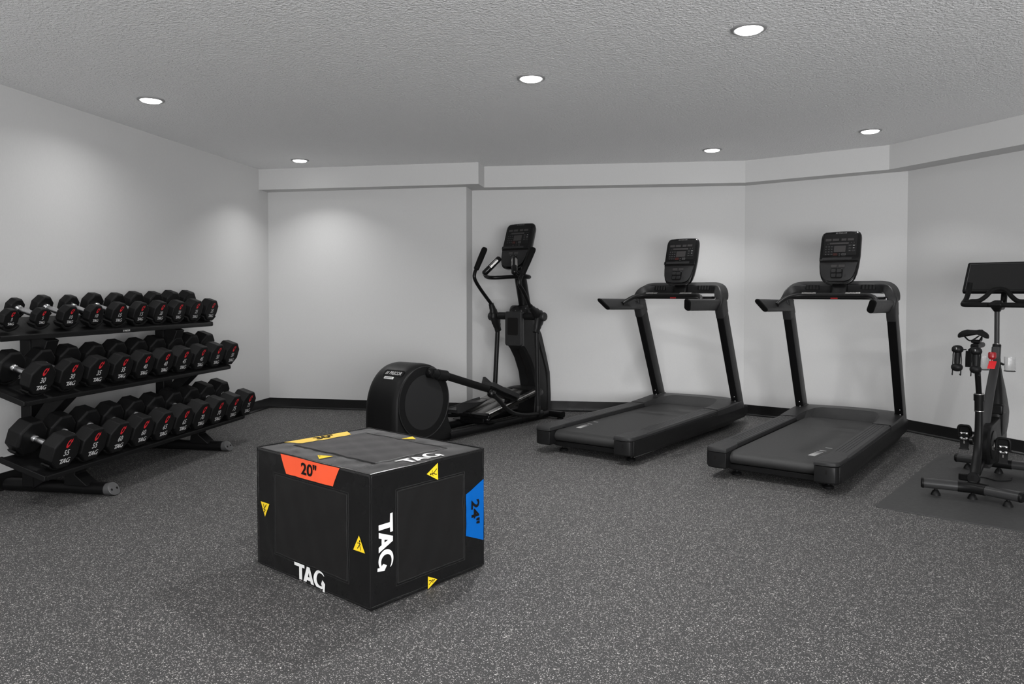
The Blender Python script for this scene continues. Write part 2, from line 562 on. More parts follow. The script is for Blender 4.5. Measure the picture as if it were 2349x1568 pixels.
# ---------------------------------------------------------------- downlights
def downlight(x, y, label, watts, spread=150):
    t = thing('ceiling_light', label, 'ceiling light', (x, y, CEIL), 0, 'recessed ceiling lights')
    g = G()
    g.lathe([(0.060, -0.001), (0.062, -0.006), (0.070, -0.009), (0.080, -0.006), (0.0825, -0.001), (0.0825, 0.0), (0.060, 0.0)], (0, 0, 0), (0, 0, 1), 40)
    g.done('trim_ring', 'lightwhite', t, ang=60)
    g = G()
    g.lathe([(0.0625, -0.002), (0.0615, -0.009), (0.055, -0.014), (0.03, -0.017), (0.0, -0.0175)], (0, 0, 0), (0, 0, 1), 40)
    g.done('lens', 'lens', t, ang=80)
    ld = bpy.data.lights.new('lamp', 'AREA')
    ld.shape = 'DISK'; ld.size = 0.12; ld.spread = rad(spread); ld.energy = LAMP_POWER * watts
    ld.color = (1, 0.995, 0.99)
    lo = bpy.data.objects.new('lamp', ld)
    COL.objects.link(lo)
    lo.parent = t
    lo.location = (0, 0, -0.021)
    return t
for x, y, l, w, sp in ((-3.077, 4.387, 'recessed round ceiling light above the near part of the dumbbell rack', 5, 150),
                (-3.096, 6.58, 'recessed round ceiling light in the far left corner by the bulkhead', 6, 118),
                (-0.606, 4.308, 'recessed round ceiling light in the middle of the ceiling, above the plyo box', 26, 150),
                (0.513, 3.684, 'largest and nearest recessed round ceiling light, at the top right', 13, 150),
                (0.635, 6.69, 'recessed round ceiling light above the left treadmill console', 8, 105),
                (1.75, 6.114, 'recessed round ceiling light above the right treadmill console', 4, 105)):
    downlight(x, y, l, w, sp)
for x, y in ((-3.08, 2.1), (-0.6, 1.9), (-3.08, -0.4), (-0.6, -0.6)):
    downlight(x, y, 'recessed round ceiling light out of view, nearer the added rear opening', 14)
# ---------------------------------------------------------------- plyo box
LX, LY, LZ = 0.6096, 0.762, 0.508
box = thing('plyo_box', 'black soft plyo box with orange, yellow and blue height markings in the foreground', 'plyo box', (-0.955, 2.589, 0), rad(59.03))
def pad_surface(a, b, w, h, seed=0):
    """gentle upholstery swell of one face at (a, b)"""
    u, v = a / w, b / h
    edge = min(u, 1 - u, v, 1 - v)
    s = math.sin(a * 37 + b * 11 + seed) * math.sin(b * 31 - a * 17 + seed * 2.1)
    s2 = math.sin(a * 88 - b * 61 + seed) * math.sin(b * 23 + a * 9)
    return 0.0017 * s * min(1, edge * 8) + 0.0011 * s2 * min(1, edge * 8)
g = G()
NX, NY, NZ = 34, 42, 28
R0 = 0.012
faces_def = [
    (lambda a, b, o: Vector((-o, a, b)), LY, LZ, NY, NZ, 1), (lambda a, b, o: Vector((LX + o, a, b)), LY, LZ, NY, NZ, 2),
    (lambda a, b, o: Vector((a, -o, b)), LX, LZ, NX, NZ, 3), (lambda a, b, o: Vector((a, LY + o, b)), LX, LZ, NX, NZ, 4),
    (lambda a, b, o: Vector((a, b, LZ + o)), LX, LY, NX, NY, 5), (lambda a, b, o: Vector((a, b, -o)), LX, LY, NX, NY, 6)]
for fn, w, h, nw, nh, sd in faces_def:
    vs = []
    for i in range(nw + 1):
        for j in range(nh + 1):
            a, b = w * i / nw, h * j / nh
            o = pad_surface(a, b, w, h, sd) if sd != 6 else 0
            vs.append(fn(a, b, o))
    fs = []
    for i in range(nw):
        for j in range(nh):
            k = i * (nh + 1) + j
            fs.append((k, k + 1, k + nh + 2, k + nh + 1))
    g.add(vs, fs)
bmesh.ops.remove_doubles(g.bm, verts=g.bm.verts[:], dist=0.0005)
shell = g.done('cover', 'vinyl', box, bevel=0.009, seg=3, ang=50)
for v in shell.data.vertices:
    v.co.z = max(0.001, v.co.z)
# seam piping along the edges
g = G()
def seam(p, q, off):
    p = Vector(p) + Vector(off); q = Vector(q) + Vector(off)
    n = 14
    pts = []
    for i in range(n + 1):
        t = i / n
        w = Vector((math.sin(t * 9 + p.x * 7), math.cos(t * 11 + p.y * 5), math.sin(t * 13))) * 0.0012 * math.sin(math.pi * t)
        pts.append(p.lerp(q, t) + w)
    g.tube(pts, 0.0034, 6)
E_ = 0.0005
seam((0, 0, LZ), (0, LY, LZ), (E_, 0, -E_)); seam((0, 0, LZ), (LX, 0, LZ), (0, E_, -E_))
seam((0, LY, LZ), (LX, LY, LZ), (0, -E_, -E_)); seam((LX, 0, LZ), (LX, LY, LZ), (-E_, 0, -E_))
seam((0, 0, .012), (0, LY, .012), (.001, 0, 0)); seam((0, 0, .016), (LX, 0, .016), (0, .001, 0))
seam((0, 0, 0.01), (0, 0, LZ), (.0015, .0015, 0)); seam((LX, 0, 0.01), (LX, 0, LZ), (-.0015, .0015, 0)); seam((0, LY, 0.01), (0, LY, LZ), (.0015, -.0015, 0))
g.done('edge_piping', 'vinyl', box)
FL = lambda o: (lambda a, b: Vector((-o, a, b)))      # left face: a = along, b = up
FR = lambda o: (lambda a, b: Vector((a, -o, b)))
FT = lambda o: (lambda a, b: Vector((a, b, LZ + o)))
def patch(g, fn, corners, w, h, sd, n=16):
    """a sheet lying on a padded face, following its swell"""
    (a0, b0), (a1, b1), (a2, b2), (a3, b3) = corners
    vs = []
    for i in range(n + 1):
        for j in range(n + 1):
            s, t = i / n, j / n
            a = (a0 * (1 - s) + a1 * s) * (1 - t) + (a3 * (1 - s) + a2 * s) * t
            b = (b0 * (1 - s) + b1 * s) * (1 - t) + (b3 * (1 - s) + b2 * s) * t
            vs.append(fn(a, b, pad_surface(min(max(a, 0), w), min(max(b, 0), h), w, h, sd)))
    fs = [(i * (n + 1) + j, i * (n + 1) + j + 1, (i + 1) * (n + 1) + j + 1, (i + 1) * (n + 1) + j) for i in range(n) for j in range(n)]
    g.add(vs, fs)
for (nm, w, h, sd, fn, c) in (
        ('textile_panel', LY, LZ, 1, lambda a, b, o: Vector((-o - .0016, a, b)), ((.137, .084), (.622, .084), (.622, .411), (.137, .411))),
        ('textile_panel', LX, LZ, 3, lambda a, b, o: Vector((a, -o - .0016, b)), ((.130, .072), (.484, .072), (.484, .421), (.130, .421))),
        ('textile_panel', LX, LY, 5, lambda a, b, o: Vector((a, b, LZ + o + .0016)), ((.131, .132), (.505, .132), (.505, .664), (.131, .664)))):
    g = G(); patch(g, fn, c, w, h, sd); pn = g.done(nm, 'mesh', box)
    g = G()
    for off, rr in ((0.0, 0.0028), (0.009, 0.0015)):
        (a0, b0), (a1, b1), (a2, b2), (a3, b3) = c
        cc = [(a0 - off, b0 - off), (a1 + off, b1 - off), (a2 + off, b2 + off), (a3 - off, b3 + off)]
        for k in range(4):
            p, q = cc[k], cc[(k + 1) % 4]
            pts = []
            for i in range(13):
                a = p[0] + (q[0] - p[0]) * i / 12; b = p[1] + (q[1] - p[1]) * i / 12
                pts.append(fn(a, b, pad_surface(a, b, w, h, sd) - 0.0014))
            g.tube(pts, rr, 6)
    g.done('stitched_border', 'stitch', pn)
def marking(nm, m, corners, txt, tfn, pfn, tw, th, w, h, sd):
    g = G(); patch(g, pfn, corners, w, h, sd, 10)
    o = g.done(nm, m, box)
    g = G(); put_text(g, txt, tw, th, tfn, bold=0.03)
    g.done('number', 'blackprint', o, smooth=False)
    return o
a = marking('height_marking', 'orange', ((.580, LZ - .002), (.180, LZ - .002), (.225, .428), (.540, .428)), '20"',
            lambda a, b: Vector((-.0034 - pad_surface(.379 - a, .4685 + b, LY, LZ, 1), .379 - a, .4685 + b)), lambda a, b, o: Vector((-o - .0018, a, b)), .105, .050, LY, LZ, 1)
a['label'] = 'orange height marking reading 20'
a = marking('height_marking', 'blue', ((LX - .002, .117), (LX - .002, .379), (.500, .334), (.500, .160)), '24"',
            lambda a, b: Vector((.556 + b, -.0034 - pad_surface(.556 + b, .249 - a, LX, LZ, 3), .249 - a)), lambda a, b, o: Vector((a, -o - .0018, b)), .105, .050, LX, LZ, 3)
a['label'] = 'blue height marking reading 24'
a = marking('height_marking', 'yellow', ((.130, LY - .002), (.475, LY - .002), (.435, .680), (.170, .680)), '30"',
            lambda a, b: Vector((.318 + a, .722 + b, LZ + .0034 + pad_surface(.318 + a, .722 + b, LX, LY, 5))), lambda a, b, o: Vector((a, b, LZ + o + .0018)), .105, .050, LX, LY, 5)
a['label'] = 'yellow height marking reading 30'
def logo(nm, fn, width):
    g = G(); put_logo(g, width, fn, LOGO_UPRIGHT, .80)
    g.done(nm, 'white', box, smooth=False)
logo('brand_lettering', lambda a, b: Vector((-.0024 - pad_surface(.381 - a, .044 + b, LY, LZ, 1), .381 - a, .044 + b)), .208)
logo('brand_lettering', lambda a, b: Vector((.070 + b, -.0024 - pad_surface(.070 + b, .245 - a, LX, LZ, 3), .245 - a)), .208)
logo('brand_lettering', lambda a, b: Vector((.302 + a, .066 + b, LZ + .0024 + pad_surface(.302 + a, .066 + b, LX, LY, 5))), .208)
def warning(fn):
    g = G()
    g.poly([fn(-.034, -.030, .0008), (fn(.034, -.030, .0008)), fn(0, .030, .0008)])
    o = g.done('warning_sign', 'signyellow', box, smooth=False)
    g = G()
    def stroke(pts, r=.0016):
        for (x0, y0), (x1, y1) in zip(pts[:-1], pts[1:]):
            dx, dy = x1 - x0, y1 - y0
            l = math.hypot(dx, dy) or 1
            nx, ny = -dy / l * r, dx / l * r
            g.poly([fn(x0 + nx, y0 + ny, .0013), fn(x1 + nx, y1 + ny, .0013), fn(x1 - nx, y1 - ny, .0013), fn(x0 - nx, y0 - ny, .0013)])
    stroke([(-.012, -.024), (-.004, -.014), (.002, -.006), (.004, .004)], .0018)
    stroke([(.010, -.024), (.008, -.014), (.002, -.006)], .0018)
    stroke([(-.010, .000), (.003, .002), (.012, -.004)], .0013)
    g.poly([fn(.004 + .004 * math.cos(k * .785), .009 + .004 * math.sin(k * .785), .0013) for k in range(8)])
    g.done('falling_figure', 'blackprint', o, smooth=False)
warning(lambda a, b, o: Vector((-o - pad_surface(.064 - a, .243 + b, LY, LZ, 1) - .0014, .064 - a, .243 + b)))
warning(lambda a, b, o: Vector((-o - pad_surface(.699 + a, .250 - b, LY, LZ, 1) - .0014, .699 + a, .250 - b)))
warning(lambda a, b, o: Vector((.308 - b, -o - pad_surface(.308 - b, .460 - a, LX, LZ, 3) - .0014, .460 - a)))
warning(lambda a, b, o: Vector((.308 + b * .85, -o - pad_surface(.308 + b * .85, .028 + a * .75, LX, LZ, 3) - .0014, .028 + a * .75)))
warning(lambda a, b, o: Vector((.066 - a, .388 + b, LZ + o + pad_surface(.066 - a, .388 + b, LX, LY, 5) + .0014)))
warning(lambda a, b, o: Vector((.556 + a, .396 - b, LZ + o + pad_surface(.556 + a, .396 - b, LX, LY, 5) + .0014)))

# ---------------------------------------------------------------- dumbbell rack
YN, YF, YC = 3.482, 5.538, 4.51
TILT = rad(18.5)
rack = thing('dumbbell_rack', 'black three-tier steel dumbbell rack along the left wall', 'rack', (-3.40, YC, 0))
def RK(x, y, z): return Vector((x + 3.40, y - YC, z))
AX = Vector((math.cos(TILT), 0, -math.sin(TILT)))     # dumbbell axis, towards the room
UPN = Vector((math.sin(TILT), 0, math.cos(TILT)))     # normal of a sloping tier
#            front-face x, z at first / last, y first, y step, tier distance under axis, tier front lower edge x,z, flange
TIERS = {'top': dict(x=-3.36, z0=1.029, z1=1.034, y0=3.576, dy=.2171, D=.088, fx=-3.361),
         'middle': dict(x=-3.20, z0=.698, z1=.682, y0=3.608, dy=.2162, D=.096, fx=-3.211),
         'bottom': dict(x=-3.06, z0=.306, z1=.283, y0=3.606, dy=.2158, D=.103, fx=-3.094)}
FACE = {5: .104, 10: .124, 15: .146, 20: .152, 25: .162, 30: .173, 35: .174, 40: .177, 45: .180, 50: .180, 55: .190, 60: .190, 65: .192, 70: .194, 75: .196}
THICK = {5: .046, 10: .056, 15: .062, 20: .074, 25: .080, 30: .072, 35: .080, 40: .088, 45: .095, 50: .102, 55: .090, 60: .098, 65: .104, 70: .110, 75: .116}
GRIP = .125
WEIGHTS = {'top': (5, 5, 10, 10, 15, 15, 20, 20, 25, 25), 'middle': (30, 30, 35, 35, 40, 40, 45, 45, 50, 50), 'bottom': (55, 55, 60, 60, 65, 65, 70, 70, 75, 75)}
def axis_point(tn, i, s):
    """point on the axis of dumbbell i, s metres behind its front face"""
    t = TIERS[tn]
    z = t['z0'] + (t['z1'] - t['z0']) * i / 9
    return Vector((t['x'], t['y0'] + t['dy'] * i, z)) - AX * s
for tn, t in TIERS.items():
    zc = (t['z0'] + t['z1']) / 2
    # sloping tray: its top plane lies D below the mean axis
    o = Vector((t['x'], 0, zc)) - UPN * t['D']
    k = (t['fx'] - o.x) / AX.x
    f = o + AX * k                                    # front edge, top
    bk = f - AX * .285
    th = .005
    drop = .026 if tn != 'top' else .030
    g = G()
    prof = [f, f + Vector((.003, 0, -.004)), f + Vector((.003, 0, -drop)), f + Vector((-.003, 0, -drop)), f + Vector((-.003, 0, -.008)),
            bk + Vector((.004, 0, -.006)), bk + Vector((0, 0, -.006)), bk]
    g.loft([[RK(p.x, y, p.z) for p in prof] for y in (YN + .02, YF - .02)])
    # rounded end plates of the tray
    tray = g.done('shelf_tray', 'blacksteel', rack, bevel=.0025)
    for y, s in ((YN, 1), (YF, -1)):
        g = G()
        q = [f + Vector((.004, 0, .002)), f + Vector((.005, 0, -drop + .006)), f + Vector((-.004, 0, -drop - .001)), bk + Vector((0, 0, -.026)), bk + Vector((-.004, 0, .002)), bk + Vector((0, 0, .006))]
        g.loft([[RK(p.x, y, p.z) for p in q], [RK(p.x, y + s * .02, p.z) for p in q]])
        g.done('end_lip', 'blacksteel', tray, bevel=.003)
    if tn == 'top':
        fc = f + Vector((.0042, 0, -.0165))
        g = G()
        g.box(RK(fc.x, 4.502, fc.z), (.0012, .078, .020))
        pl = g.done('name_plate', 'plasticgrey', tray)
        g = G()
        put_text(g, 'PRECOR', .052, .010, lambda a, b: RK(fc.x + .0012, 4.508 + a, fc.z + b), shear=.25, bold=.01)
        for kk in range(3):
            yy = 4.4755 - kk * .0035
            g.poly([RK(fc.x + .0012, yy - .0015, fc.z - .005), RK(fc.x + .0012, yy, fc.z - .005), RK(fc.x + .0012, yy + .0025, fc.z + .005), RK(fc.x + .0012, yy + .001, fc.z + .005)])
        g.done('lettering', 'white', pl, smooth=False)
    # cradles under every head
    for i, w in enumerate(WEIGHTS[tn]):
        R = FACE[w] / 2 + .003
        thk = THICK[w]
        for s in (thk * .5, thk * 1.5 + GRIP):
            c = axis_point(tn, i, s)
            hgt = (c - o).dot(UPN) - .0008          # height of axis above the tray
            lowk = tn != 'top'
            a0, a1 = (222, 318) if lowk else (212, 328)
            kr = 1.03 if lowk else 1.10
            hw = R * (.80 if lowk else 1.05)
            inner = []
            for kk in range(13):
                a = rad(a0 + (a1 - a0) * kk / 12)
                inner.append((R * kr * math.cos(a), max(R * 1.04 * math.sin(a), -hgt + .004)))
            Ro = R * kr + .011
            outer = []
            for kk in range(17):
                a = rad(a1 - (a1 - a0) * kk / 16)
                outer.append((Ro * math.cos(a), max(Ro * math.sin(a), -hgt)))
            poly = inner + outer
            dd = min(.052, thk * .85) / 2
            g = G()
            g.loft([[(lambda P: RK(P.x, P.y, P.z))(c + Vector((0, 1, 0)) * a + UPN * b + AX * e) for a, b in poly] for e in (-dd, dd + (.010 if tn == 'top' and s < thk else 0))])
            g.done('cradle', 'saddle', rack, bevel=.002)
# uprights, braces, feet
for yp in (3.872, 5.112):
    g = G(); g.box(RK(-3.505, yp, .47), (.07, .105, .86)); g.done('upright', 'blacksteel', rack, bevel=.004)
    for pr in (((-3.545, .64), (-3.465, .64), (-3.362, .895), (-3.40, .912), (-3.545, .955)),
               ((-3.475, .345), (-3.475, .425), (-3.335, .607), (-3.235, .575)),
               ((-3.475, .030), (-3.475, .10), (-3.30, .235), (-3.20, .200))):
        g = G()
        g.loft([[RK(x, yp + q, z) for x, z in pr] for q in (-.046, .046)])
        g.done('shelf_brace', 'blacksteel', rack, bevel=.003)
    g = G()   # plate from the foot up to the front of the bottom tray
    g.loft([[RK(x, yp + s, z) for x, z in ((-3.27, .06), (-3.12, .06), (-3.20, .125), (-3.165, .185), (-3.25, .20))] for s in (-.048, .048)])
    g.done('foot_brace', 'blacksteel', rack, bevel=.003)
    g = G()
    sec = rrect(.068, .088, .033, 6)
    g.sweep([RK(-3.69, yp + .012, .0365), RK(-3.03, yp + .012, .0365)], sec, up=(0, 0, 1))
    ft = g.done('foot_tube', 'blacksteel', rack, ang=30)
    g = G()
    secb = rrect(.068, .088, .033, 8)
    g.loft([[RK(-3.03, yp + .012 + b, .0365 + a) for a, b in secb],
            [RK(-2.992 - a * .55, yp + .012 + b, .0365 + a) for a, b in secb],
            [RK(-2.989 - a * .55, yp + .012 + b * .93, .0365 + a * .93) for a, b in secb]])
    cp = g.done('end_cap', 'capgrey', ft, ang=30)
    for q in (-.022, .022):
        g = G()
        g.lathe([(.0068, 0), (.0068, .0014), (0, .0014)], RK(-2.9888, yp + .012 + q, .0365), Vector((1, 0, .55)), 14)
        g.done('bolt_hole', 'blackprint', cp)

# ---------------------------------------------------------------- dumbbells
def octagon(w, n=8):
    r = w / 2 / math.cos(math.pi / 8)
    return [(r * math.cos(rad(22.5 + 45 * k)), r * math.sin(rad(22.5 + 45 * k))) for k in range(8)]
def make_dumbbell(w):
    """built on its own axis: +X towards the numbered front face, origin mid-grip"""
    t = thing('dumbbell', '', 'dumbbell', (0, 0, 0), 0, 'octagonal dumbbells on the rack')
    W, th = FACE[w], THICK[w]
    oc = octagon(W)
    for s in (1, -1):
        g = G()
        rings = []
        for x, k in ((GRIP / 2, .90), (GRIP / 2 + .010, 1.0), (GRIP / 2 + th - .006, 1.0), (GRIP / 2 + th, .945)):
            rings.append([Vector((s * x, a * k, b * k)) for a, b in oc])
        g.loft(rings)
        hd = g.done('head', 'rubber', t, bevel=.0035, seg=3)
        xf = s * (GRIP / 2 + th + .0006)
        fn = lambda cy, cz: (lambda a, b: Vector((xf, cy + s * a, cz + b)))
        g = G()
        hN = W * .18
        put_text(g, str(w), W * (.105 if w < 10 else .21), hN, fn(0, -W * .02), shear=.12, bold=.012)
        g.done('number', 'greyprint', hd, smooth=False)
        g = G()
        put_logo(g, W * .43, fn(0, -W * .27), LOGO_SLANT, .80)
        g.done('brand_lettering', 'greyprint', hd, smooth=False)
        g = G()
        f2 = fn(0, W * .255)
        for q in SWIRL:
            g.add([f2(x * W * .20, y * W * .235) for x, y in q], [tuple(range(len(q)))])
        g.done('emblem', 'redprint', hd, smooth=False)
    g = G()
    g.lathe([(.0155, -GRIP / 2), (.0150, -.04), (.0165, 0), (.0150, .04), (.0155, GRIP / 2)], (0, 0, 0), (1, 0, 0), 20)
    g.done('handle', 'steel', t, ang=60)
    for s in (1, -1):
        g = G()
        g.lathe([(.0160, s * (GRIP / 2 - .020)), (.0205, s * (GRIP / 2 - .016)), (.0215, s * (GRIP / 2 - .004)), (.0235, s * GRIP / 2), (.0235, s * (GRIP / 2 + .004))], (0, 0, 0), (1, 0, 0), 20)
        g.done('collar', 'chrome', t, ang=60)
    return t
def copy_tree(o, parent=None):
    c = o.copy()
    COL.objects.link(c)
    c.parent = parent
    for ch in list(o.children):
        copy_tree(ch, c)
    return c
TIER_WORD = {'top': 'top', 'middle': 'middle', 'bottom': 'bottom'}
for tn in TIERS:
    proto = {}
    for i, w in enumerate(WEIGHTS[tn]):
        first = w not in proto
        if first:
            proto[w] = make_dumbbell(w)
            o = proto[w]
        else:
            o = copy_tree(proto[w])
        o.location = axis_point(tn, i, THICK[w] + GRIP / 2)
        o.rotation_euler = (0, TILT, 0)
        side = 'left' if first else 'right'
        o['label'] = 'black octagonal dumbbell marked %d, the %s one of the pair on the %s tier' % (w, side, tn)
        o['group'] = 'octagonal dumbbells on the %s tier' % tn
# ---------------------------------------------------------------- shared cardio console
HEAD = 27.5                       # treadmills and elliptical face the far right wall
MROT = rad(90 - HEAD)
def L(u, v, z): return Vector((u, -v, z))     # forward, right, up
def console(t, u, z0, z1, hw, lean, lower_paddles):
    """upright console: z0 bottom, z1 top, half width hw, leaning forward by lean at the top"""
    h = z1 - z0
    tl = math.atan2(lean, h)
    dirv = Vector((math.sin(tl), 0, math.cos(tl)))
    nrm = Vector((-math.cos(tl), 0, math.sin(tl)))     # towards the user
    o = L(u - lean / 2, 0, z0)
    def P(a, b, d): return o + Vector((0, -a, 0)) + dirv * b + nrm * d     # a right, b up, d out
    # outline: rounded top, tapering rounded bottom
    k_ = hw / .145
    half = [(0, 0), (.050 * k_, .001), (.080 * k_, .008), (.103 * k_, .024), (.119 * k_, .050), (.131 * k_, .09), (.139 * k_, .145), (hw, .23)]
    half += [(hw * .99, h - .055), (hw * .965, h - .030), (hw * .90, h - .012), (hw * .78, h - .003), (hw * .4, h), (0, h + .001)]
    out = half + [(-a, b) for a, b in reversed(half[1:-1])]
    cx, cy = 0, h * .52
    def ring(k, d, low=0.0):
        return [P(cx + (a - cx) * k, cy + (b - cy) * k, d + (low * max(0.0, 1 - b / .20) if low else 0)) for a, b in out]
    g = G()
    g.loft([ring(.80, -.050), ring(.95, -.038), ring(1.0, -.012), ring(1.0, .006, .010), ring(.965, .018), ring(.92, .020)])
    c = g.done('console', 'gloss', t, bevel=0.0, ang=48)
    # lower housing, matte
    mid = h * .40
    lo = [(a * .93, cy + (b - cy) * .93) for a, b in out if b < mid * 1.02]
    right = [q for q in lo if q[0] >= 0]; left = [q for q in lo if q[0] < 0]
    right.sort(key=lambda q: q[1]); left.sort(key=lambda q: -q[1])
    pl = right + [(hw * .925, mid), (-hw * .925, mid)] + left
    g = G()
    g.loft([[P(a, b, .018 + .014 * max(0, 1 - b / .2)) for a, b in pl], [P(a, b, .0245 + .014 * max(0, 1 - b / .2)) for a, b in pl], [P(a * .97, (b - .08) * .97 + .08, .027 + .013 * max(0, 1 - b / .2)) for a, b in pl]])
    g.done('lower_housing', 'plasticgrey', c, ang=35)
    # display panel
    g = G()
    g.box(P(0, (mid + h) / 2 + .018, .0205), (.003, hw * 1.62, h - mid - .085), Matrix.Rotation(tl, 3, 'Y'))
    g.done('display_panel', 'plastic', c, bevel=.001)
    R3 = Matrix.Rotation(tl, 3, 'Y')
    def tile(nm, m, a, b, w, hh, d=.0228, th=.0016, par=None):
        g = G(); g.box(P(a, b, d), (th, w, hh), R3)
        return g.done(nm, m, par or c)
    top = h - .062
    k = hw / .145
    for a, w in ((-.086, .042), (-.034, .045), (.024, .034), (.072, .044)):
        tile('readout_window', 'lcd', a * k, top - .012, w * k, .019)
    tile('message_window', 'lcd', -.008 * k, top - .042, .135 * k, .015)
    tile('centre_screen', 'lcd', 0.0, top - .088, .082 * k, .052)
    for (a, b) in ((-.088, .046), (.078, .038), (.098, .038)):
        tile('key', 'keyprint', a * k, top - b, .003, .003)
    for r in range(4):
        for q in range(3):
            o2 = tile('key', 'plasticgrey', (-.098 + .021 * q) * k, top - .068 - .021 * r, .014, .012, .0226)
            tile('key_mark', 'keyprint', (-.100 + .021 * q) * k, top - .068 - .021 * r, .0025, .004, .0236, .0012, o2)
    for r in range(3):
        for q in range(2):
            o2 = tile('key', 'plasticgrey', (.070 + .028 * q) * k, top - .062 - .021 * r, .022, .014, .0226)
            if r < 2 or q == 0:
                tile('key_mark', 'greyprint' if r < 2 and q else 'keyprint', (.070 + .028 * q) * k, top - .062 - .021 * r, .008 if q else .004, .004, .0236, .0012, o2)
    def outline_key(a, b, w, hh, m):
        g = G()
        for (x, y, ww, h2) in ((a, b + hh / 2, w, .0016), (a, b - hh / 2, w, .0016), (a - w / 2, b, .0016, hh), (a + w / 2, b, .0016, hh)):
            g.box(P(x, y, .0232), (.0012, ww, h2), R3)
        for q in (-.006, 0, .006):
            g.box(P(a + q, b, .0232), (.0012, .0025, .005), R3)
        kk = g.done('key', m, c)
        kk['label'] = 'red outlined key' if m == 'redkey' else 'pale outlined key'
    outline_key(-.030 * k, top - .132, .026, .016, 'redkey')
    outline_key(.030 * k, top - .132, .026, .016, 'keyprint')
    for (a, b) in ((0, .130), (0, .145), (0, .160)):
        tile('key', 'keyprint', a, top - b, .005, .004)
    for a in (-.03, .03):
        tile('key', 'plasticgrey', a * k, top - .160, .026, .012, .0226)
    # reading ledge with its dark slot underneath
    g = G()
    sec = [(.020, 0), (.034, -.001), (.037, .006), (.036, .026), (.031, .028), (.030, .008), (.020, .010)]
    n = 9
    rings = []
    for i in range(n):
        s = -1 + 2 * i / (n - 1)
        f = 1 - .25 * abs(s) ** 4
        rings.append([P(hw * .95 * s, mid + .012 + b, .020 + (d - .020) * f) for d, b in sec])
    g.loft(rings)
    lg = g.done('reading_ledge', 'gloss', c, ang=40)
    g = G(); g.box(P(-.012 * k, mid + .026, .0370), (.0015, hw * 1.45, .017), R3); g.done('ledge_strip', 'plasticgrey', lg)
    tile('ledge_slot', 'blackprint', 0, mid + .004, hw * 1.84, .010, .026, .006)
    # speed and incline readouts and rocker switches
    for a in (-.028, .028):
        tile('readout_window', 'lcd', a * k, mid - .034, .042 * k, .022, .0345, .003)
        tile('key', 'keyprint', a * k, mid - .056, .006, .005, .0355, .003)
    # brand plate at the top
    g = G(); put_text(g, 'PRECOR', .058 * k, .010, lambda a, b: P(.012 * k + a, h - .018 + b, .0212), shear=.3, bold=.01)
    for q in range(3):
        a0 = (-.026 - .006 * q) * k
        g.poly([P(a0, h - .023, .0212), P(a0 + .003, h - .023, .0212), P(a0 + .006, h - .013, .0212), P(a0 + .003, h - .013, .0212)])
    g.done('brand_lettering', 'keyprint', c, smooth=False)
    if lower_paddles:
        g = G()
        base = rrect(.088, .082, .016)
        g.loft([[P(a - .004, .078 + b, .030) for a, b in base], [P(a * .96 - .004, .078 + b * .96, .046) for a, b in base]])
        pd = g.done('control_paddle', 'gloss', c, ang=40)
        for a in (-.022, .018):
            for b, sh in ((.096, .006), (.061, 0)):
                g = G()
                q = rrect(.036, .030, .006)
                g.loft([[P(a - .002 + x, b + y, .044) for x, y in q], [P(a - .002 + x * .9, b + y * .9, .050 + sh) for x, y in q]])
                rk = g.done('rocker_switch', 'plasticgrey', pd, ang=40)
        g = G()
        g.lathe([(.010, 0), (.010, .004), (0, .005)], P(.060, .060, .034), nrm, 16)
        g.done('stop_button', 'plasticgrey', c, ang=40)
    return c
M['redkey'] = mat('red_key_print', (0.12, 0.022, 0.015), 0.5, nscale=20, namt=0.05)

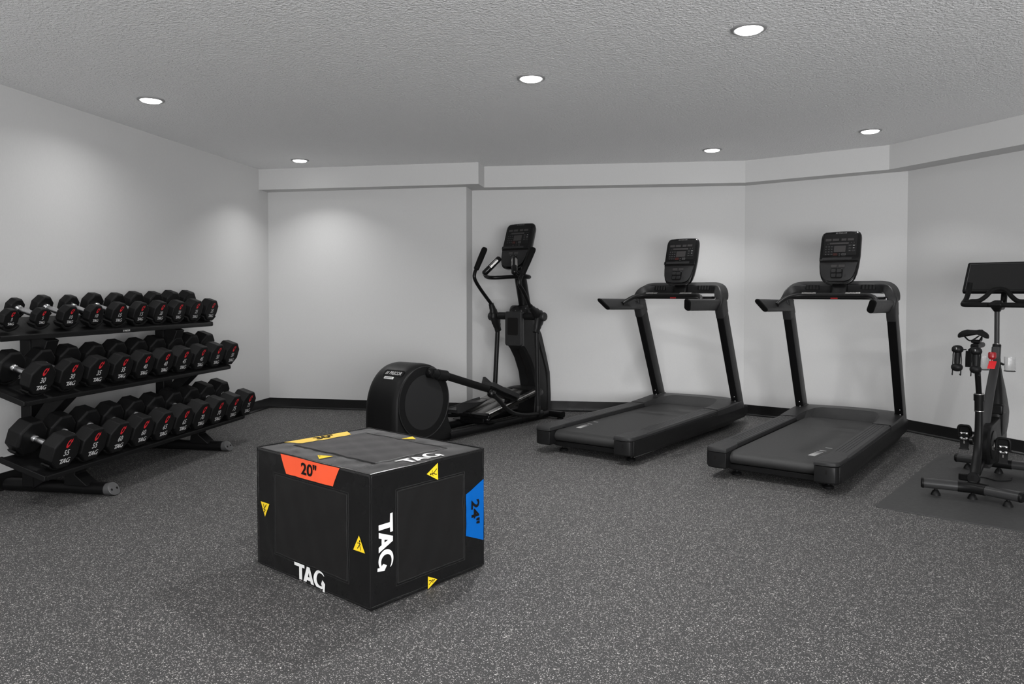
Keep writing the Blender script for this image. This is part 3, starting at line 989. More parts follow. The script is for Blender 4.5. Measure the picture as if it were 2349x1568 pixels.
# ---------------------------------------------------------------- treadmill
def make_treadmill():
    t = thing('treadmill', '', 'treadmill', (0, 0, 0), MROT, 'treadmills')
    VI, VO = .276, .402
    # side skirts
    for s in (-1, 1):
        g = G()
        prof = [(.035, .072), (.09, .060), (1.70, .036), (1.86, .040), (1.93, .052), (2.16, .056), (2.235, .075), (2.235, .150), (2.16, .168), (.035, .168)]
        g.loft([[L(u, s * VI, z) for u, z in prof], [L(u, s * (VO - .006), z) for u, z in prof], [L(u, s * VO, z if z > .1 else z + .008) for u, z in prof]])
        g.done('side_skirt', 'plastic', t, bevel=.003)
        # foot rail with grooved tread
        vs = [VO, VO - .002]
        zt = lambda u: .196 + .006 * max(0, (u - .2) / 1.4)
        def rsec(u, inner, groove):
            pts = [(VO, .171), (VO, zt(u) - .012), (VO - .010, zt(u))]
            gx = [VO - .040, VO - .060, VO - .080, VO - .100]
            for x in gx:
                d = .0022 * groove
                pts += [(x + .0022, zt(u)), (x + .0012, zt(u) - d), (x - .0012, zt(u) - d), (x - .0022, zt(u))]
            pts += [(inner + .006, zt(u)), (inner, zt(u) - .006), (inner, .158)]
            return [L(u, s * a, z) for a, z in pts]
        g = G()
        g.loft([rsec(.215, VI, 0), rsec(.33, VI, 0), rsec(.37, VI, 1), rsec(1.47, VI, 1), rsec(1.49, VI, 0), rsec(1.53, VI, 0)])
        g.done('foot_rail', 'plasticgrey', t, ang=30)
        # rear end cap: top shell and lower block
        inn = .262
        def plan(r, i):
            pts = []
            for k in range(7):
                a = rad(180 + 90 * k / 6)
                pts.append((.045 + r * 0 + .045 * math.cos(a), VO - .045 - .045 * math.sin(a) * -1 * -1))
            return pts
        out = [(.235, VO), (.05, VO), (.024, VO - .006), (.007, VO - .020), (0, VO - .042), (-.004, (VO + inn) / 2), (0, inn), (.15, inn), (.20, inn + .004), (.235, VI)]
        g = G()
        g.loft([[L(u, s * v, .170) for u, v in out], [L(u, s * v, .186) for u, v in out], [L(u + (.006 if u < .03 else 0), s * ((v - .332) * .95 + .332), .1965) for u, v in out]])
        cp = g.done('rear_end_cap', 'plasticgrey', t, bevel=.003)
        out2 = [(.20, VO - .002), (.05, VO - .002), (.026, VO - .008), (.010, VO - .021), (.003, VO - .043), (-.001, (VO + inn) / 2), (.003, inn + .003), (.20, inn + .003)]
        g = G()
        g.loft([[L(u + .006, s * ((v - .332) * .97 + .332), .068) for u, v in out2], [L(u, s * v, .076) for u, v in out2], [L(u, s * v, .167) for u, v in out2]])
        lowb = g.done('end_block', 'plastic', cp, bevel=.002)
        g = G()
        sec = rrect(.012, .026, .006)
        g.loft([[L(-.0015, s * .334 + a, .135 + b) for a, b in sec], [L(.010, s * .334 + a, .135 + b) for a, b in sec]])
        g.done('adjuster_hole', 'blackprint', lowb)
    # belt over its rear roller
    g = G()
    rr = .040
    zc = .128
    sec = [(1.84, zc + rr), (.12, zc + rr)]
    for k in range(1, 9):
        a = rad(90 + 180 * k / 9)
        sec.append((.12 - .0 + rr * 1.35 * math.cos(a), zc + rr * math.sin(a)))
    sec += [(.12, zc - rr), (1.84, zc - rr)]
    g.loft([[L(u, v, z) for u, z in sec] for v in (-.262, .262)])
    belt = g.done('running_belt', 'belt', t, ang=60)
    # frame under the belt
    g = G()
    g.box(L(.11, 0, .073), (.05, .54, .034)); cr = g.done('rear_crossbar', 'upright', t, bevel=.003)
    g = G(); g.box(L(1.0, 0, .066), (1.7, .46, .02)); g.done('deck_underside', 'upright', t)
    for u, v in ((.19, -.262), (.19, .30), (1.78, -.30), (1.78, .30)):
        g = G()
        g.lathe([(.0, 0), (.030, 0), (.032, .004), (.032, .012), (.020, .020), (.010, .022), (.010, .07), (0, .07)], L(u, v, 0), (0, 0, 1), 18)
        g.done('levelling_foot', 'rubber', t, ang=40)
    # motor hood
    g = G()
    A = [(1.515, .404, .2035), (1.68, .412, .208), (1.90, .416, .218), (2.06, .412, .222), (2.16, .38, .216), (2.205, .30, .212), (2.225, .16, .214), (2.23, 0, .215)]
    B = [(1.515, .278, .2035), (1.63, .283, .208), (1.80, .270, .218), (1.92, .235, .226), (1.965, .195, .229), (1.972, .12, .230), (1.975, .06, .230), (1.976, 0, .230)]
    Cc = [(1.52, .270, .166), (1.59, .270, .166), (1.70, .262, .168), (1.775, .232, .169), (1.785, .19, .169), (1.787, .12, .169), (1.788, .06, .169), (1.788, 0, .169)]
    def mirror(rw): return [L(u, v, z) for u, v, z in rw] + [L(u, -v, z) for u, v, z in reversed(rw[:-1])]
    rows = [mirror([(u, v, .150) for u, v, z in A]), mirror([(u, v, z - .012) for u, v, z in A]), mirror([(u - .004, v * .985, z) for u, v, z in A]),
            mirror([(u * .5 + q * .5, v * .5 + w * .5, (z + y) / 2 + .002) for (u, v, z), (q, w, y) in zip(A, B)]), mirror(B), mirror([(u * .93 + q * .07, v * .93 + w * .07, z * .94 + y * .06 - .001) for (u, v, z), (q, w, y) in zip(B, Cc)]), mirror(Cc)]
    g.loft(rows, cap=False, closed=False)
    g.done('motor_hood', 'plasticgrey', t, ang=17)
    g = G()
    front = [(2.06, .40), (2.16, .375), (2.205, .30), (2.225, .16), (2.23, 0)]
    pl = front + [(u, -v) for u, v in reversed(front[:-1])]
    g.loft([[L(u - .01, v, .056) for u, v in pl], [L(u, v, .075) for u, v in pl], [L(u, v, .17) for u, v in pl]])
    g.done('front_cover', 'plastic', t, bevel=.003)
    # uprights
    for s in (-1, 1):
        g = G()
        sec = rrect(.135, .062, .008, 3)
        p0, p1 = L(2.062, s * .379, .150), L(1.640, s * .379, 1.035)
        rings = []
        for p in (p0, p1):
            rings.append([p + Vector((a, b, 0)) for a, b in sec])
        g.loft(rings)
        up = g.done('upright', 'upright', t, ang=30)
        for u, z in ((1.965, .225), (1.945, .265)):
            g = G(); g.lathe([(.0036, 0), (.0036, .002), (0, .003)], L(u - .022, s * .379 - .020 * s * 0 + .012, z), (-1, 0, .2), 10)
            g.done('bolt', 'greyprint', up)
        # boot at the foot
        g = G()
        g.loft([[L(2.05 + a * 1.1, s * (.372 + b * 1.0), .19) for a, b in sec], [L(2.035 + a * 1.06, s * (.372 + b * 1.0), .228) for a, b in sec]])
        g.done('upright_boot', 'plasticgrey', t, bevel=.003)
    # dash: one casting from post to post
    path = [(1.662, .379, .992), (1.648, .379, 1.02), (1.632, .380, 1.06), (1.622, .382, 1.100), (1.625, .383, 1.135), (1.650, .372, 1.175), (1.685, .345, 1.205), (1.715, .300, 1.217), (1.73, .24, 1.219), (1.735, .12, 1.219), (1.735, 0, 1.219)]
    full = [L(*p) for p in path] + [L(u, -v, z) for u, v, z in reversed(path[:-1])]
    full = smooth_path(full, 3)
    sec = rrect(1.0, 1.0, .16, 4)
    fr = []
    n = len(full)
    rings = []
    for i, p in enumerate(full):
        a = full[max(0, i - 1)]; b = full[min(n - 1, i + 1)]
        tn = (b - a).normalized()
        fu = Vector((1, 0, 0)); fu = (fu - tn * fu.dot(tn)).normalized()
        wv = tn.cross(fu)
        f = min(1.0, max(0.0, min(i, n - 1 - i) - 8) / 12.0)
        du = .1405 * (1 - f) + .085 * f
        dw = .0675 * (1 - f) + .080 * f
        tilt = rad(22) * f * (1 if i < n / 2 else 1)
        c_, s_ = math.cos(tilt), math.sin(tilt)
        sgn = 1
        e1 = fu * c_ + wv * s_ * (1 if wv.z > 0 else -1); e2 = wv * c_ - fu * s_ * (1 if wv.z > 0 else -1)
        rings.append([p + e1 * (x * du) + e2 * (y * dw) for x, y in sec])
    g = G(); g.loft(rings)
    dash = g.done('dashboard', 'plasticgrey', t, ang=50)
    for s in (-1, 1):
        g = G()
        pts = []
        nr = 33
        rings = []
        for i in range(nr):
            a = -.050 + .100 * i / (nr - 1)
            bulge = .016 + .006 * abs(math.sin(math.pi * 4 * i / (nr - 1)))
            rings.append([L(1.684 - bulge, s * .205 + a, 1.203), L(1.694 - bulge, s * .205 + a, 1.237), L(1.715, s * .205 + a, 1.240), L(1.705, s * .205 + a, 1.200)])
        g.loft(rings)
        g.done('speaker_grille', 'plastic', dash, ang=30)
    # neck and console
    g = G()
    sec = rrect(.05, .115, .012, 3)
    g.loft([[L(1.66 + a, b, 1.165) for a, b in sec], [L(1.675 + a, b, 1.245) for a, b in sec], [L(1.70 + a * .8, b * .8, 1.31) for a, b in sec]])
    g.done('console_neck', 'upright', t, ang=35)
    console(t, 1.665, 1.238, 1.672, .149, .135, True)
    # arms
    for s in (-1, 1):
        g = G()
        sec = rrect(.100, .042, .0205, 6)
        tl = rad(28)
        rot = [(a * math.sin(tl) + b * math.cos(tl), a * math.cos(tl) - b * math.sin(tl)) for a, b in sec]   # (outward, up)
        rings = []
        for u, z, k in ((1.625, 1.072, 1.0), (1.40, 1.076, 1.0), (1.09, 1.080, 1.0)):
            rings.append([L(u, s * (.372 + x * k), z + y * k) for x, y in rot])
        g.loft(rings + [[L(1.07 - .10 - y * 1.1, s * (.372 + x), 1.082 + y) for x, y in rot]])
        arm = g.done('handrail', 'plasticgrey', t, ang=35)
        g = G()
        g.loft([[L(.972 - y * 1.1, s * (.372 + x * 1.02), 1.082 + y * 1.02) for x, y in rot], [L(.958 - y * 1.1, s * (.372 + x * 1.02), 1.082 + y * 1.02) for x, y in rot], [L(.952 - y * 1.1, s * (.372 + x * .86), 1.082 + y * .92) for x, y in rot]])
        g.done('end_cap', 'foam', arm, ang=35)
    # front grip bar with its pulse plates
    pts = [(1.25, .352, 1.082), (1.30, .338, 1.106), (1.365, .308, 1.137), (1.415, .262, 1.152), (1.435, .20, 1.156), (1.44, .1, 1.157), (1.44, 0, 1.157)]
    full = [L(*p) for p in pts] + [L(u, -v, z) for u, v, z in reversed(pts[:-1])]
    g = G(); g.tube(smooth_path(full, 4), (.019, .019), 14)
    bar = g.done('grip_bar', 'plastic', t, ang=60)
    for v in (-.165, .150):
        g = G()
        rings = []
        for k in range(9):
            a = rad(-60 + 120 * k / 8)
            rings.append((.0212 * math.sin(a), .0222 * math.cos(a)))
        g.loft([[L(1.437 + x, v + w, 1.157 + y) for x, y in rings] + [L(1.437 + x * .8, v + w, 1.157 + y * .8) for x, y in reversed(rings)] for w in (-.052, .052)])
        pp = g.done('pulse_plate', 'silver', bar, ang=40)
    # lower tray with the stop latch
    g = G()
    sec = rrect(.075, .022, .008, 3)
    g.loft([[L(1.545 + a, v, 1.135 + b) for a, b in sec] for v in (-.345, .345)])
    tray = g.done('accessory_tray', 'upright', t, ang=35)
    g = G(); g.box(L(1.505, 0, 1.136), (.012, .050, .014)); sl = g.done('stop_latch', 'red', tray, bevel=.002)
    return t
def belt_marks(t, v0, flip):
    belt = [c for c in t.children if c.name.startswith('running_belt')][0]
    g = G()
    for u in (.262, .275, .288, .301, .314, .329, .346, .368, .400, .455, .560):
        w = v0 + (.028 if v0 > 0 else -.028) * (u - .26) / .30
        g.poly([L(u, w - .021, .1684), L(u + .0066, w - .021, .1684), L(u + .0066, w + .021, .1684), L(u, w + .021, .1684)])
    g.done('speed_marks', 'white', belt, smooth=False)
T2 = make_treadmill()
T1 = copy_tree(T2)
def place(t, ox, oy, off):
    h = rad(HEAD)
    t.location = (ox + math.cos(h) * off, oy - math.sin(h) * off, 0)
place(T2, .429, 4.884, .404)
place(T1, -.746, 5.443, .404)
T2['label'] = 'black treadmill in front, nearer the exercise bike, with its console at the right'
T1['label'] = 'black treadmill further back, between the elliptical and the other treadmill'
belt_marks(T2, .180, False)
belt_marks(T1, -.180, True)

# ---------------------------------------------------------------- elliptical
el = thing('elliptical_trainer', 'black elliptical cross-trainer with moving arms behind the plyo box', 'elliptical trainer', (-1.598, 5.853, 0), MROT)
# rear drive housing: rounded shell
prof = [(-.610, .010), (-.618, .10), (-.618, .24), (-.608, .36), (-.580, .455), (-.535, .530), (-.470, .588), (-.395, .624), (-.315, .636), (-.235, .628),
        (-.165, .600), (-.110, .555), (-.070, .495), (-.048, .42), (-.040, .33), (-.036, .24), (-.020, .17), (.005, .10), (.022, .05), (.022, .010)]
_p = smooth_path([Vector((a, b, 0)) for a, b in prof], 3)
prof = [(p.x, p.y) for p in _p]
cxp, czp = -.31, .28
g = G()
rings = []
for v, k in ((-.172, .90), (-.166, .94), (-.152, .975), (-.120, .997), (-.08, 1.0), (.08, 1.0), (.120, .997), (.152, .975), (.166, .94), (.172, .90)):
    rings.append([L(cxp + (u - cxp) * k, v, max(.010, czp + (z - czp) * k)) for u, z in prof])
g.loft(rings)
hs = g.done('drive_housing', 'plastic', el, ang=40)
g = G()   # seam line across the top
tp = [(-.520, .545)]
g.tube([L(-.437, v, .6052) for v in (-.12, -.06, 0, .06, .12)], .0010, 6)
g.done('shell_seam', 'blackprint', hs)
for s in (-1, 1):
    g = G()
    kk = 1.0 if s > 0 else .86
    g.lathe([(r * kk, h) for r, h in [(.268, 0), (.272, .004), (.272, .010), (.266, .0130), (.212, .0132), (.206, .0120), (.10, .0120), (0, .0120)]], L(-.323, s * .168, .345), (0, -s, 0), 56)
    dk = g.done('crank_disc', 'plastic', el, ang=9)
    g = G()
    g.lathe([(r * kk, h) for r, h in [(.273, .009), (.2755, .0125), (.2745, .0165), (.270, .0165), (.268, .0125)]], L(-.323, s * .168, .345), (0, -s, 0), 56)
    g.done('disc_rim', 'plasticgrey', dk, ang=60)
# brand plate on the rear face
nrm = Vector((-.72, 0, .69)).normalized(); upv = Vector((.69, 0, .72)).normalized()
pc = L(-.493, .030, .566) + nrm * .004
def PP(a, b, d): return pc + Vector((0, -a, 0)) + upv * b + nrm * d
sec = rrect(.205, .060, .018, 5)
g = G(); g.loft([[PP(a, b, -.008) for a, b in sec], [PP(a, b, .003) for a, b in sec]])
plt = g.done('brand_plate', 'gloss', hs, ang=30)
g = G(); put_text(g, 'PRECOR', .125, .031, lambda a, b: PP(a + .020, b, .0042), shear=.25, bold=.015)
for q in range(3):
    a0 = -.064 - .010 * q
    g.poly([PP(a0, -.013, .0042), PP(a0 + .005, -.013, .0042), PP(a0 + .013, .013, .0042), PP(a0 + .008, .013, .0042)])
g.done('brand_lettering', 'greyprint', plt, smooth=False)
g = G(); g.box(PP(-.018, -.047, .0015), (.0135, .093, .019), Matrix.Rotation(math.atan2(upv.x, upv.z), 3, 'Y'))
stk = g.done('sticker', 'white', hs, smooth=False)
g = G()
for q in range(9):
    g.poly([PP(-.058 + .009 * q, -.051, .0088), PP(-.052 + .009 * q, -.051, .0088), PP(-.052 + .009 * q, -.043, .0088), PP(-.058 + .009 * q, -.043, .0088)])
g.done('small_print', 'blackprint', stk, smooth=False)
# floor frame
for s in (-1, 1):
    g = G(); g.sweep([L(-.03, s * .155, .042), L(1.40, s * .155, .042)], rrect(.062, .075, .030, 5), up=(0, 0, 1))
    g.done('base_tube', 'blacksteel', el, ang=40)
g = G(); g.sweep([L(1.385, -.32, .042), L(1.385, .32, .042)], rrect(.055, .075, .02, 4), up=(0, 0, 1)); g.done('front_stabiliser', 'blacksteel', el, ang=40)
g = G(); g.sweep([L(-.50, -.225, .030), L(-.50, .225, .030)], rrect(.045, .07, .02, 4), up=(0, 0, 1)); g.done('rear_stabiliser', 'blacksteel', el, ang=40)
g = G(); g.sweep([L(.93, .155, .042), L(.945, .155, .042)], rrect(.068, .081, .032, 5), up=(0, 0, 1)); g.done('tube_joint', 'blackprint', el, ang=40)
for u, v in ((-.50, -.2), (-.50, .2), (1.385, -.29), (1.385, .29)):
    g = G(); g.lathe([(0, 0), (.03, 0), (.03, .012), (.012, .016), (.012, .03), (0, .03)], L(u, v, 0), (0, 0, 1), 16)
    g.done('levelling_foot', 'rubber', el, ang=40)
# ramp with two tracks
def ramp_z(u): return .118 + (u - .43) * .185
RR = math.atan(.185)
def RP(u, v, d): return L(u - math.sin(RR) * d, v, ramp_z(u) + math.cos(RR) * d)
g = G()
sec = [(-.205, 0), (-.205, .026), (-.19, .034), (-.015, .034), (-.010, .028), (.010, .028), (.015, .034), (.19, .034), (.205, .026), (.205, 0)]
g.loft([[RP(u, v, d) for v, d in sec] for u in (.44, 1.16)])
rp = g.done('ramp', 'rampdark', el, ang=30)
for v0 in (-.105, .105):
    for a, b, m, nm in ((-.086, .028, 'rampdark', 'track_bed'), (.036, .090, 'silver' if v0 > 0 else 'rampdark', 'track_rail')):
        g = G()
        top = .040 if nm == 'track_rail' else .0355
        g.loft([[RP(u, v0 + a, .033), RP(u, v0 + a + .006, top), RP(u, v0 + b - .006, top), RP(u, v0 + b, .033)] for u in (.452, 1.155)])
        g.done(nm, m, rp, ang=25)
g = G()
g.loft([[RP(u, v * k, d * k) for v, d in sec] for u, k in ((.418, .93), (.424, 1.03), (.452, 1.04))])
g.done('ramp_end_cap', 'gloss', rp, bevel=.003)
g = G()
rings = []
for u, k in ((1.14, 1.0), (1.20, .98), (1.26, .85)):
    rings.append([RP(u, .215 * math.cos(rad(180 * q / 12)) * k, -.02 + (.066 * math.sin(rad(180 * q / 12)) ** .6 if 0 < q < 12 else 0) * k) for q in range(13)])
g.loft(rings)
g.done('ramp_cover', 'plastic', el, ang=40)
g = G(); g.box(L(.50, 0, .085), (.11, .26, .055)); br = g.done('ramp_bracket', 'blacksteel', el, bevel=.004)
g = G(); g.loft([[L(.43, -.20, .078), L(.43, .20, .078), L(.43, .20, .083), L(.43, -.20, .083)], [L(.54, -.21, .078), L(.54, .21, .078), L(.54, .21, .083), L(.54, -.21, .083)]]); g.done('bracket_plate', 'blacksteel', br)
for s in (-1, 1):
    g = G(); g.lathe([(.016, 0), (.016, .008), (.009, .010), (.009, .018), (0, .019)], L(.50, s * .13, .100), (0, -s, 0), 12)
    g.done('pivot_bolt', 'steel', br, ang=40)
# column
col = [(.015, 1.225, 1.515, .115), (.16, 1.255, 1.518, .112), (.30, 1.272, 1.515, .106), (.43, 1.238, 1.503, .102), (.57, 1.165, 1.462, .098), (.66, 1.095, 1.424, .096), (.69, 1.060, 1.412, .096), (.83, 1.052, 1.352, .096), (.93, 1.052, 1.285, .095), (1.00, 1.066, 1.20, .090)]
g = G()
rings = []
for z, u0, u1, hw in col:
    r = .022
    ring = []
    for uu, vv in ((u0 + r, -hw), (u0, -hw + r), (u0, hw - r), (u0 + r, hw), (u0 + (u1 - u0) * .62, hw), (u1 - r, hw * .86), (u1, hw * .70), (u1, -hw * .70), (u1 - r, -hw * .86), (u0 + (u1 - u0) * .62, -hw)):
        ring.append(L(uu, vv, z))
    rings.append(ring)
g.loft(rings)
cm = g.done('column_shroud', 'plastic', el, ang=32)
g = G()   # dark channel down the curved rear of the neck
pts = [(z, u0) for z, u0, u1, hw in col if .15 < z < .67]
g.tube(smooth_path([L(u0 + .004, .012, z) for z, u0 in pts], 4), (.010, .018), 8)
g.done('neck_channel', 'blackprint', cm)
for s in (-1, 1):     # darker front spine
    g = G()
    g.tube(smooth_path([L(u0 + (u1 - u0) * .70, s * (hw * .985), z) for z, u0, u1, hw in col if z < .86], 3), .0022, 6)
    g.done('shroud_seam', 'blackprint', cm)
g = G()
rings = []
for z, u0, u1, hw in ((.012, 1.455, 1.520, .108), (.20, 1.455, 1.522, .106), (.42, 1.452, 1.512, .101), (.60, 1.375, 1.452, .098), (.79, 1.297, 1.378, .097), (.832, 1.318, 1.362, .085)):
    rings.append([L(u0, -hw, z), L(u0, hw, z), L(u1 - .022, hw, z), L(u1 + .003, hw * .72, z), L(u1 + .003, -hw * .72, z), L(u1 - .022, -hw, z)])
g.loft(rings)
g.done('front_spine', 'plasticgrey', el, ang=28)
sec = rrect(.186, .315, .022, 5)
g = G(); g.loft([[L(1.060, a, .848 + b) for a, b in sec], [L(1.040, a, .848 + b) for a, b in sec], [L(1.034, a * .95, .848 + b * .97) for a, b in sec]])
fc = g.done('face_panel', 'plasticgrey', el, ang=30)
sec = rrect(.128, .172, .016, 5)
g = G(); g.loft([[L(1.036, a, .868 + b) for a, b in sec], [L(1.0315, a, .868 + b) for a, b in sec]])
fr = g.done('window_bezel', 'plasticgrey', fc, ang=30)
sec = rrect(.118, .160, .013, 5)
g = G(); g.loft([[L(1.033, a, .869 + b) for a, b in sec], [L(1.0305, a, .869 + b) for a, b in sec]])
g.done('storage_pocket', 'blackprint', fc, ang=30)
g = G(); put_text(g, 'EFX', .076, .016, lambda a, b: L(1.0332, a, .722 + b), shear=.2, space=1.4); g.done('lettering', 'lcd', fc, smooth=False)
# bowl on top of the column
g = G()
rings = []
for z, k in ((.985, 1.0), (1.02, .97), (1.05, .86), (1.062, .72)):
    rings.append([L(1.155 + .115 * math.cos(rad(q * 18)) * k, .105 * math.sin(rad(q * 18)) * k, z) for q in range(20)])
g.loft(rings)
g.done('column_cap', 'gloss', el, ang=40)
# pivot axle
g = G(); g.lathe([(.034, -.21), (.034, .21)], L(1.10, 0, .962), (0, -1, 0), 24); g.done('pivot_axle', 'plastic', el, ang=40)
# neck
g = G(); g.tube(smooth_path([L(1.235, 0, 1.0), L(1.205, 0, 1.12), L(1.165, 0, 1.27), L(1.14, 0, 1.36), L(1.108, 0, 1.46)], 5), [(.062, .052)] * 15 + [(.05, .045)], 16)
g.done('console_neck', 'upright', el, ang=60)
console(el, 1.108, 1.388, 1.842, .158, .160, False)
# fixed grips
def fix(s):
    return [(.835, s * .165, 1.368), (.872, s * .195, 1.342), (.93, s * .220, 1.324), (.995, s * .212, 1.318), (1.045, s * .150, 1.320), (1.07, s * .07, 1.324)]
full = [L(*p) for p in fix(-1)] + [L(1.075, 0, 1.325)] + [L(*p) for p in reversed(fix(1))]
g = G(); g.tube(smooth_path(full, 5), .0185, 14); fb = g.done('fixed_handlebar', 'upright', el, ang=60)
for s in (-1, 1):
    p0, p1 = L(.830, s * .170, 1.352), L(.945, s * .085, 1.492)
    d = (p1 - p0).normalized()
    g = G(); g.tube([p0 - d * .012, p0, p0.lerp(p1, .35), p0.lerp(p1, .92), p1, p1 + d * .008], [.016, .027, .028, .027, .025, .014], 14)
    gp = g.done('pulse_grip', 'gloss', fb, ang=60)
    for sd in (-1, 1):
        q = d.cross(Vector((0, 0, 1))).normalized() * sd
        q2 = (q * .72 + d.cross(q).normalized() * (.0) + Vector((-1, 0, .3)) * .55).normalized()
        q2 = (q2 - d * q2.dot(d)).normalized()
        w = d.cross(q2)
        g = G()
        sec = [(.0285 * math.cos(rad(a)), .0285 * math.sin(rad(a))) for a in (-32, -16, 0, 16, 32)]
        g.loft([[p + q2 * (a * k) + w * (b * k) for a, b in sec] + [p + q2 * (a * .85) + w * (b * .85) for a, b in reversed(sec)] for p, k in ((p0.lerp(p1, .38), 1.0), (p0.lerp(p1, .85), 1.0))])
        g.done('pulse_plate', 'silver', gp, ang=40)
# moving arms
def moving(s, grip0, grip1, bend, boot0, hub, boot1, rod1):
    g = G(); g.tube(smooth_path([L(*grip0)] + [L(*b) for b in bend] + [L(*boot0)], 6), .0165, 12)
    h = g.done('moving_handlebar', 'upright', el, ang=60)
    p0, p1 = L(*grip0), L(*grip1)
    d = (p1 - p0).normalized()
    g = G(); g.tube([p0 - d * .01, p0, p0.lerp(p1, .5), p0.lerp(p1, .90), p0.lerp(p1, .97), p1], [.019, .025, .028, .028, .024, .009], 14)
    g.done('foam_grip', 'foam', h, ang=60)
    b0, hb, b1 = L(*boot0), L(*hub), L(*boot1)
    g = G(); g.tube(smooth_path([b0, b0.lerp(hb, .55), hb, hb.lerp(b1, .5), b1], 4), [(.026, .024)] * 2 + [(.032, .027)] * 2 + [(.044, .031)] * 3 + [(.058, .034)] * 3 + [(.056, .034)] * 2 + [(.046, .031)] * 2 + [(.036, .028)] * 4, 16)
    bt = g.done('arm_boot', 'plastic', el, ang=60)
    g = G(); g.lathe([(.030, 0), (.040, .006), (.040, .040), (.034, .048), (0, .049)], hb + Vector((0, -s * .012, 0)), (0, -s, 0), 24)
    g.done('hub_cap', 'plasticgrey', bt, ang=35)
    g = G(); g.tube([b1.lerp(hb, .15), L(*rod1)], .0215, 14); g.done('lower_rod', 'plastic', el, ang=60)
moving(1, (.800, .280, 1.340), (.968, .280, 1.575), [(.765, .280, 1.295), (.757, .280, 1.245), (.825, .278, 1.180)], (.925, .272, 1.055), (1.09, .262, .962), (1.030, .262, .818), (1.062, .262, .110))
moving(-1, (.850, -.280, 1.398), (.978, -.280, 1.596), [(.825, -.280, 1.355), (.826, -.280, 1.305), (.898, -.279, 1.220)], (1.055, -.272, 1.075), (1.10, -.262, .955), (1.152, -.262, .818), (1.096, -.262, .215))
# foot arms and pedals
def foot(s, knob, boot, end, ball, link, jt, v, slope, pz, pu):
    k0, b1, e1 = L(*knob), L(*boot), L(*end)
    g = G(); g.lathe([(.030, -.045), (.040, -.035), (.042, .010), (.036, .020), (0, .024)], k0, (0, -s, 0), 20)
    ar = g.done('crank_joint', 'gloss', el, ang=40)
    d = (e1 - k0).normalized()
    g = G(); g.tube([k0 - d * .01, k0 + d * .03, k0 + d * .055, k0 + d * .06, b1 - d * .004, b1], [.034, .036, .036, .042, .042, .036], 18)
    g.done('arm_boot', 'plastic', ar, ang=40)
    g = G(); g.sweep([b1 - d * .03, e1], rrect(.056, .044, .005, 2), up=(0, 0, 1)); g.done('foot_arm', 'upright', el, ang=40)
    # pedal: tray with raised inner wall and heel rise
    def Q(a, b, h):   # a forward, b right, h up, in the sloping pedal frame
        return L(pu + a * math.cos(slope) - h * math.sin(slope), v + b, pz + a * math.sin(slope) + h * math.cos(slope))
    g = G()
    rings = []
    for a, w, h0, wall in ((-.235, .060, .012, .050), (-.19, .078, .006, .068), (-.10, .084, 0, .055), (.0, .084, 0, .030), (.10, .080, .0, .016), (.165, .068, .002, .012), (.195, .045, .006, .008)):
        inn = -s * w
        rings.append([Q(a, inn, h0 + wall), Q(a, inn * .90, h0 + wall), Q(a, inn * .80, h0 + .006), Q(a, -inn * .85, h0 + .006), Q(a, -inn * .95, h0 + .016), Q(a, -inn, h0 + .016), Q(a, -inn, h0 - .022), Q(a, inn, h0 - .022)])
    g.loft(rings)
    pd = g.done('foot_pedal', 'plasticgrey', el, ang=30, bevel=.005)
    g = G()
    g.loft([[Q(a, -.045, -.020), Q(a, .045, -.020), Q(a, .045, -.055), Q(a, -.045, -.055)] for a in (-.15, .17)])
    g.done('pedal_carrier', 'upright', pd, bevel=.004)
    for b in (-.03, .03):
        g = G(); g.lathe([(.026, -.014), (.028, -.008), (.028, .008), (.026, .014)], Q(.135, b, -.062), (0, 1, 0), 18)
        wl = g.done('ramp_wheel', 'rubber', pd, ang=40)
    # connecting link
    g = G(); g.lathe([(.006, -.034), (.026, -.026), (.034, -.008), (.034, .012), (.022, .028), (.006, .032)], L(*ball), (0, -1, 0), 20)
    lk = g.done('link_joint', 'gloss', el, ang=50)
    pts = [L(*ball)] + [L(*p) for p in link] + [L(*jt)]
    sp = smooth_path(pts, 5)
    g = G(); g.tube(sp, [.024] * 3 + [.0185] * (len(sp) - 3), 14); g.done('link_rod', 'plastic', lk, ang=60)
    j = L(*jt)
    g = G(); g.lathe([(.020, -.03), (.030, -.026), (.030, .026), (.020, .03)], j, (1, 0, 0), 16); jn = g.done('rod_joint', 'plastic', el, ang=40)
    g = G(); g.lathe([(.024, -.005), (.026, .0), (.024, .065), (.020, .072)], j + Vector((-.03, 0, .005)), (0, 0, 1), 16); g.done('rod_sleeve', 'plastic', jn, ang=40)
foot(1, (-.275, .215, .565), (-.125, .225, .530), (.40, .215, .375), (.362, .285, .345), [(.452, .285, .288), (.545, .280, .215), (.66, .275, .150), (.80, .272, .112), (.95, .270, .095)], (1.09, .262, .088), .150, -.345, .322, .690)
foot(-1, (-.36, -.215, .115), (-.21, -.225, .122), (.36, -.215, .150), (.36, -.285, .12), [(.46, -.285, .10), (.60, -.28, .085), (.75, -.275, .095), (.92, -.27, .13)], (1.10, -.262, .185), -.150, .13, .185, .60)

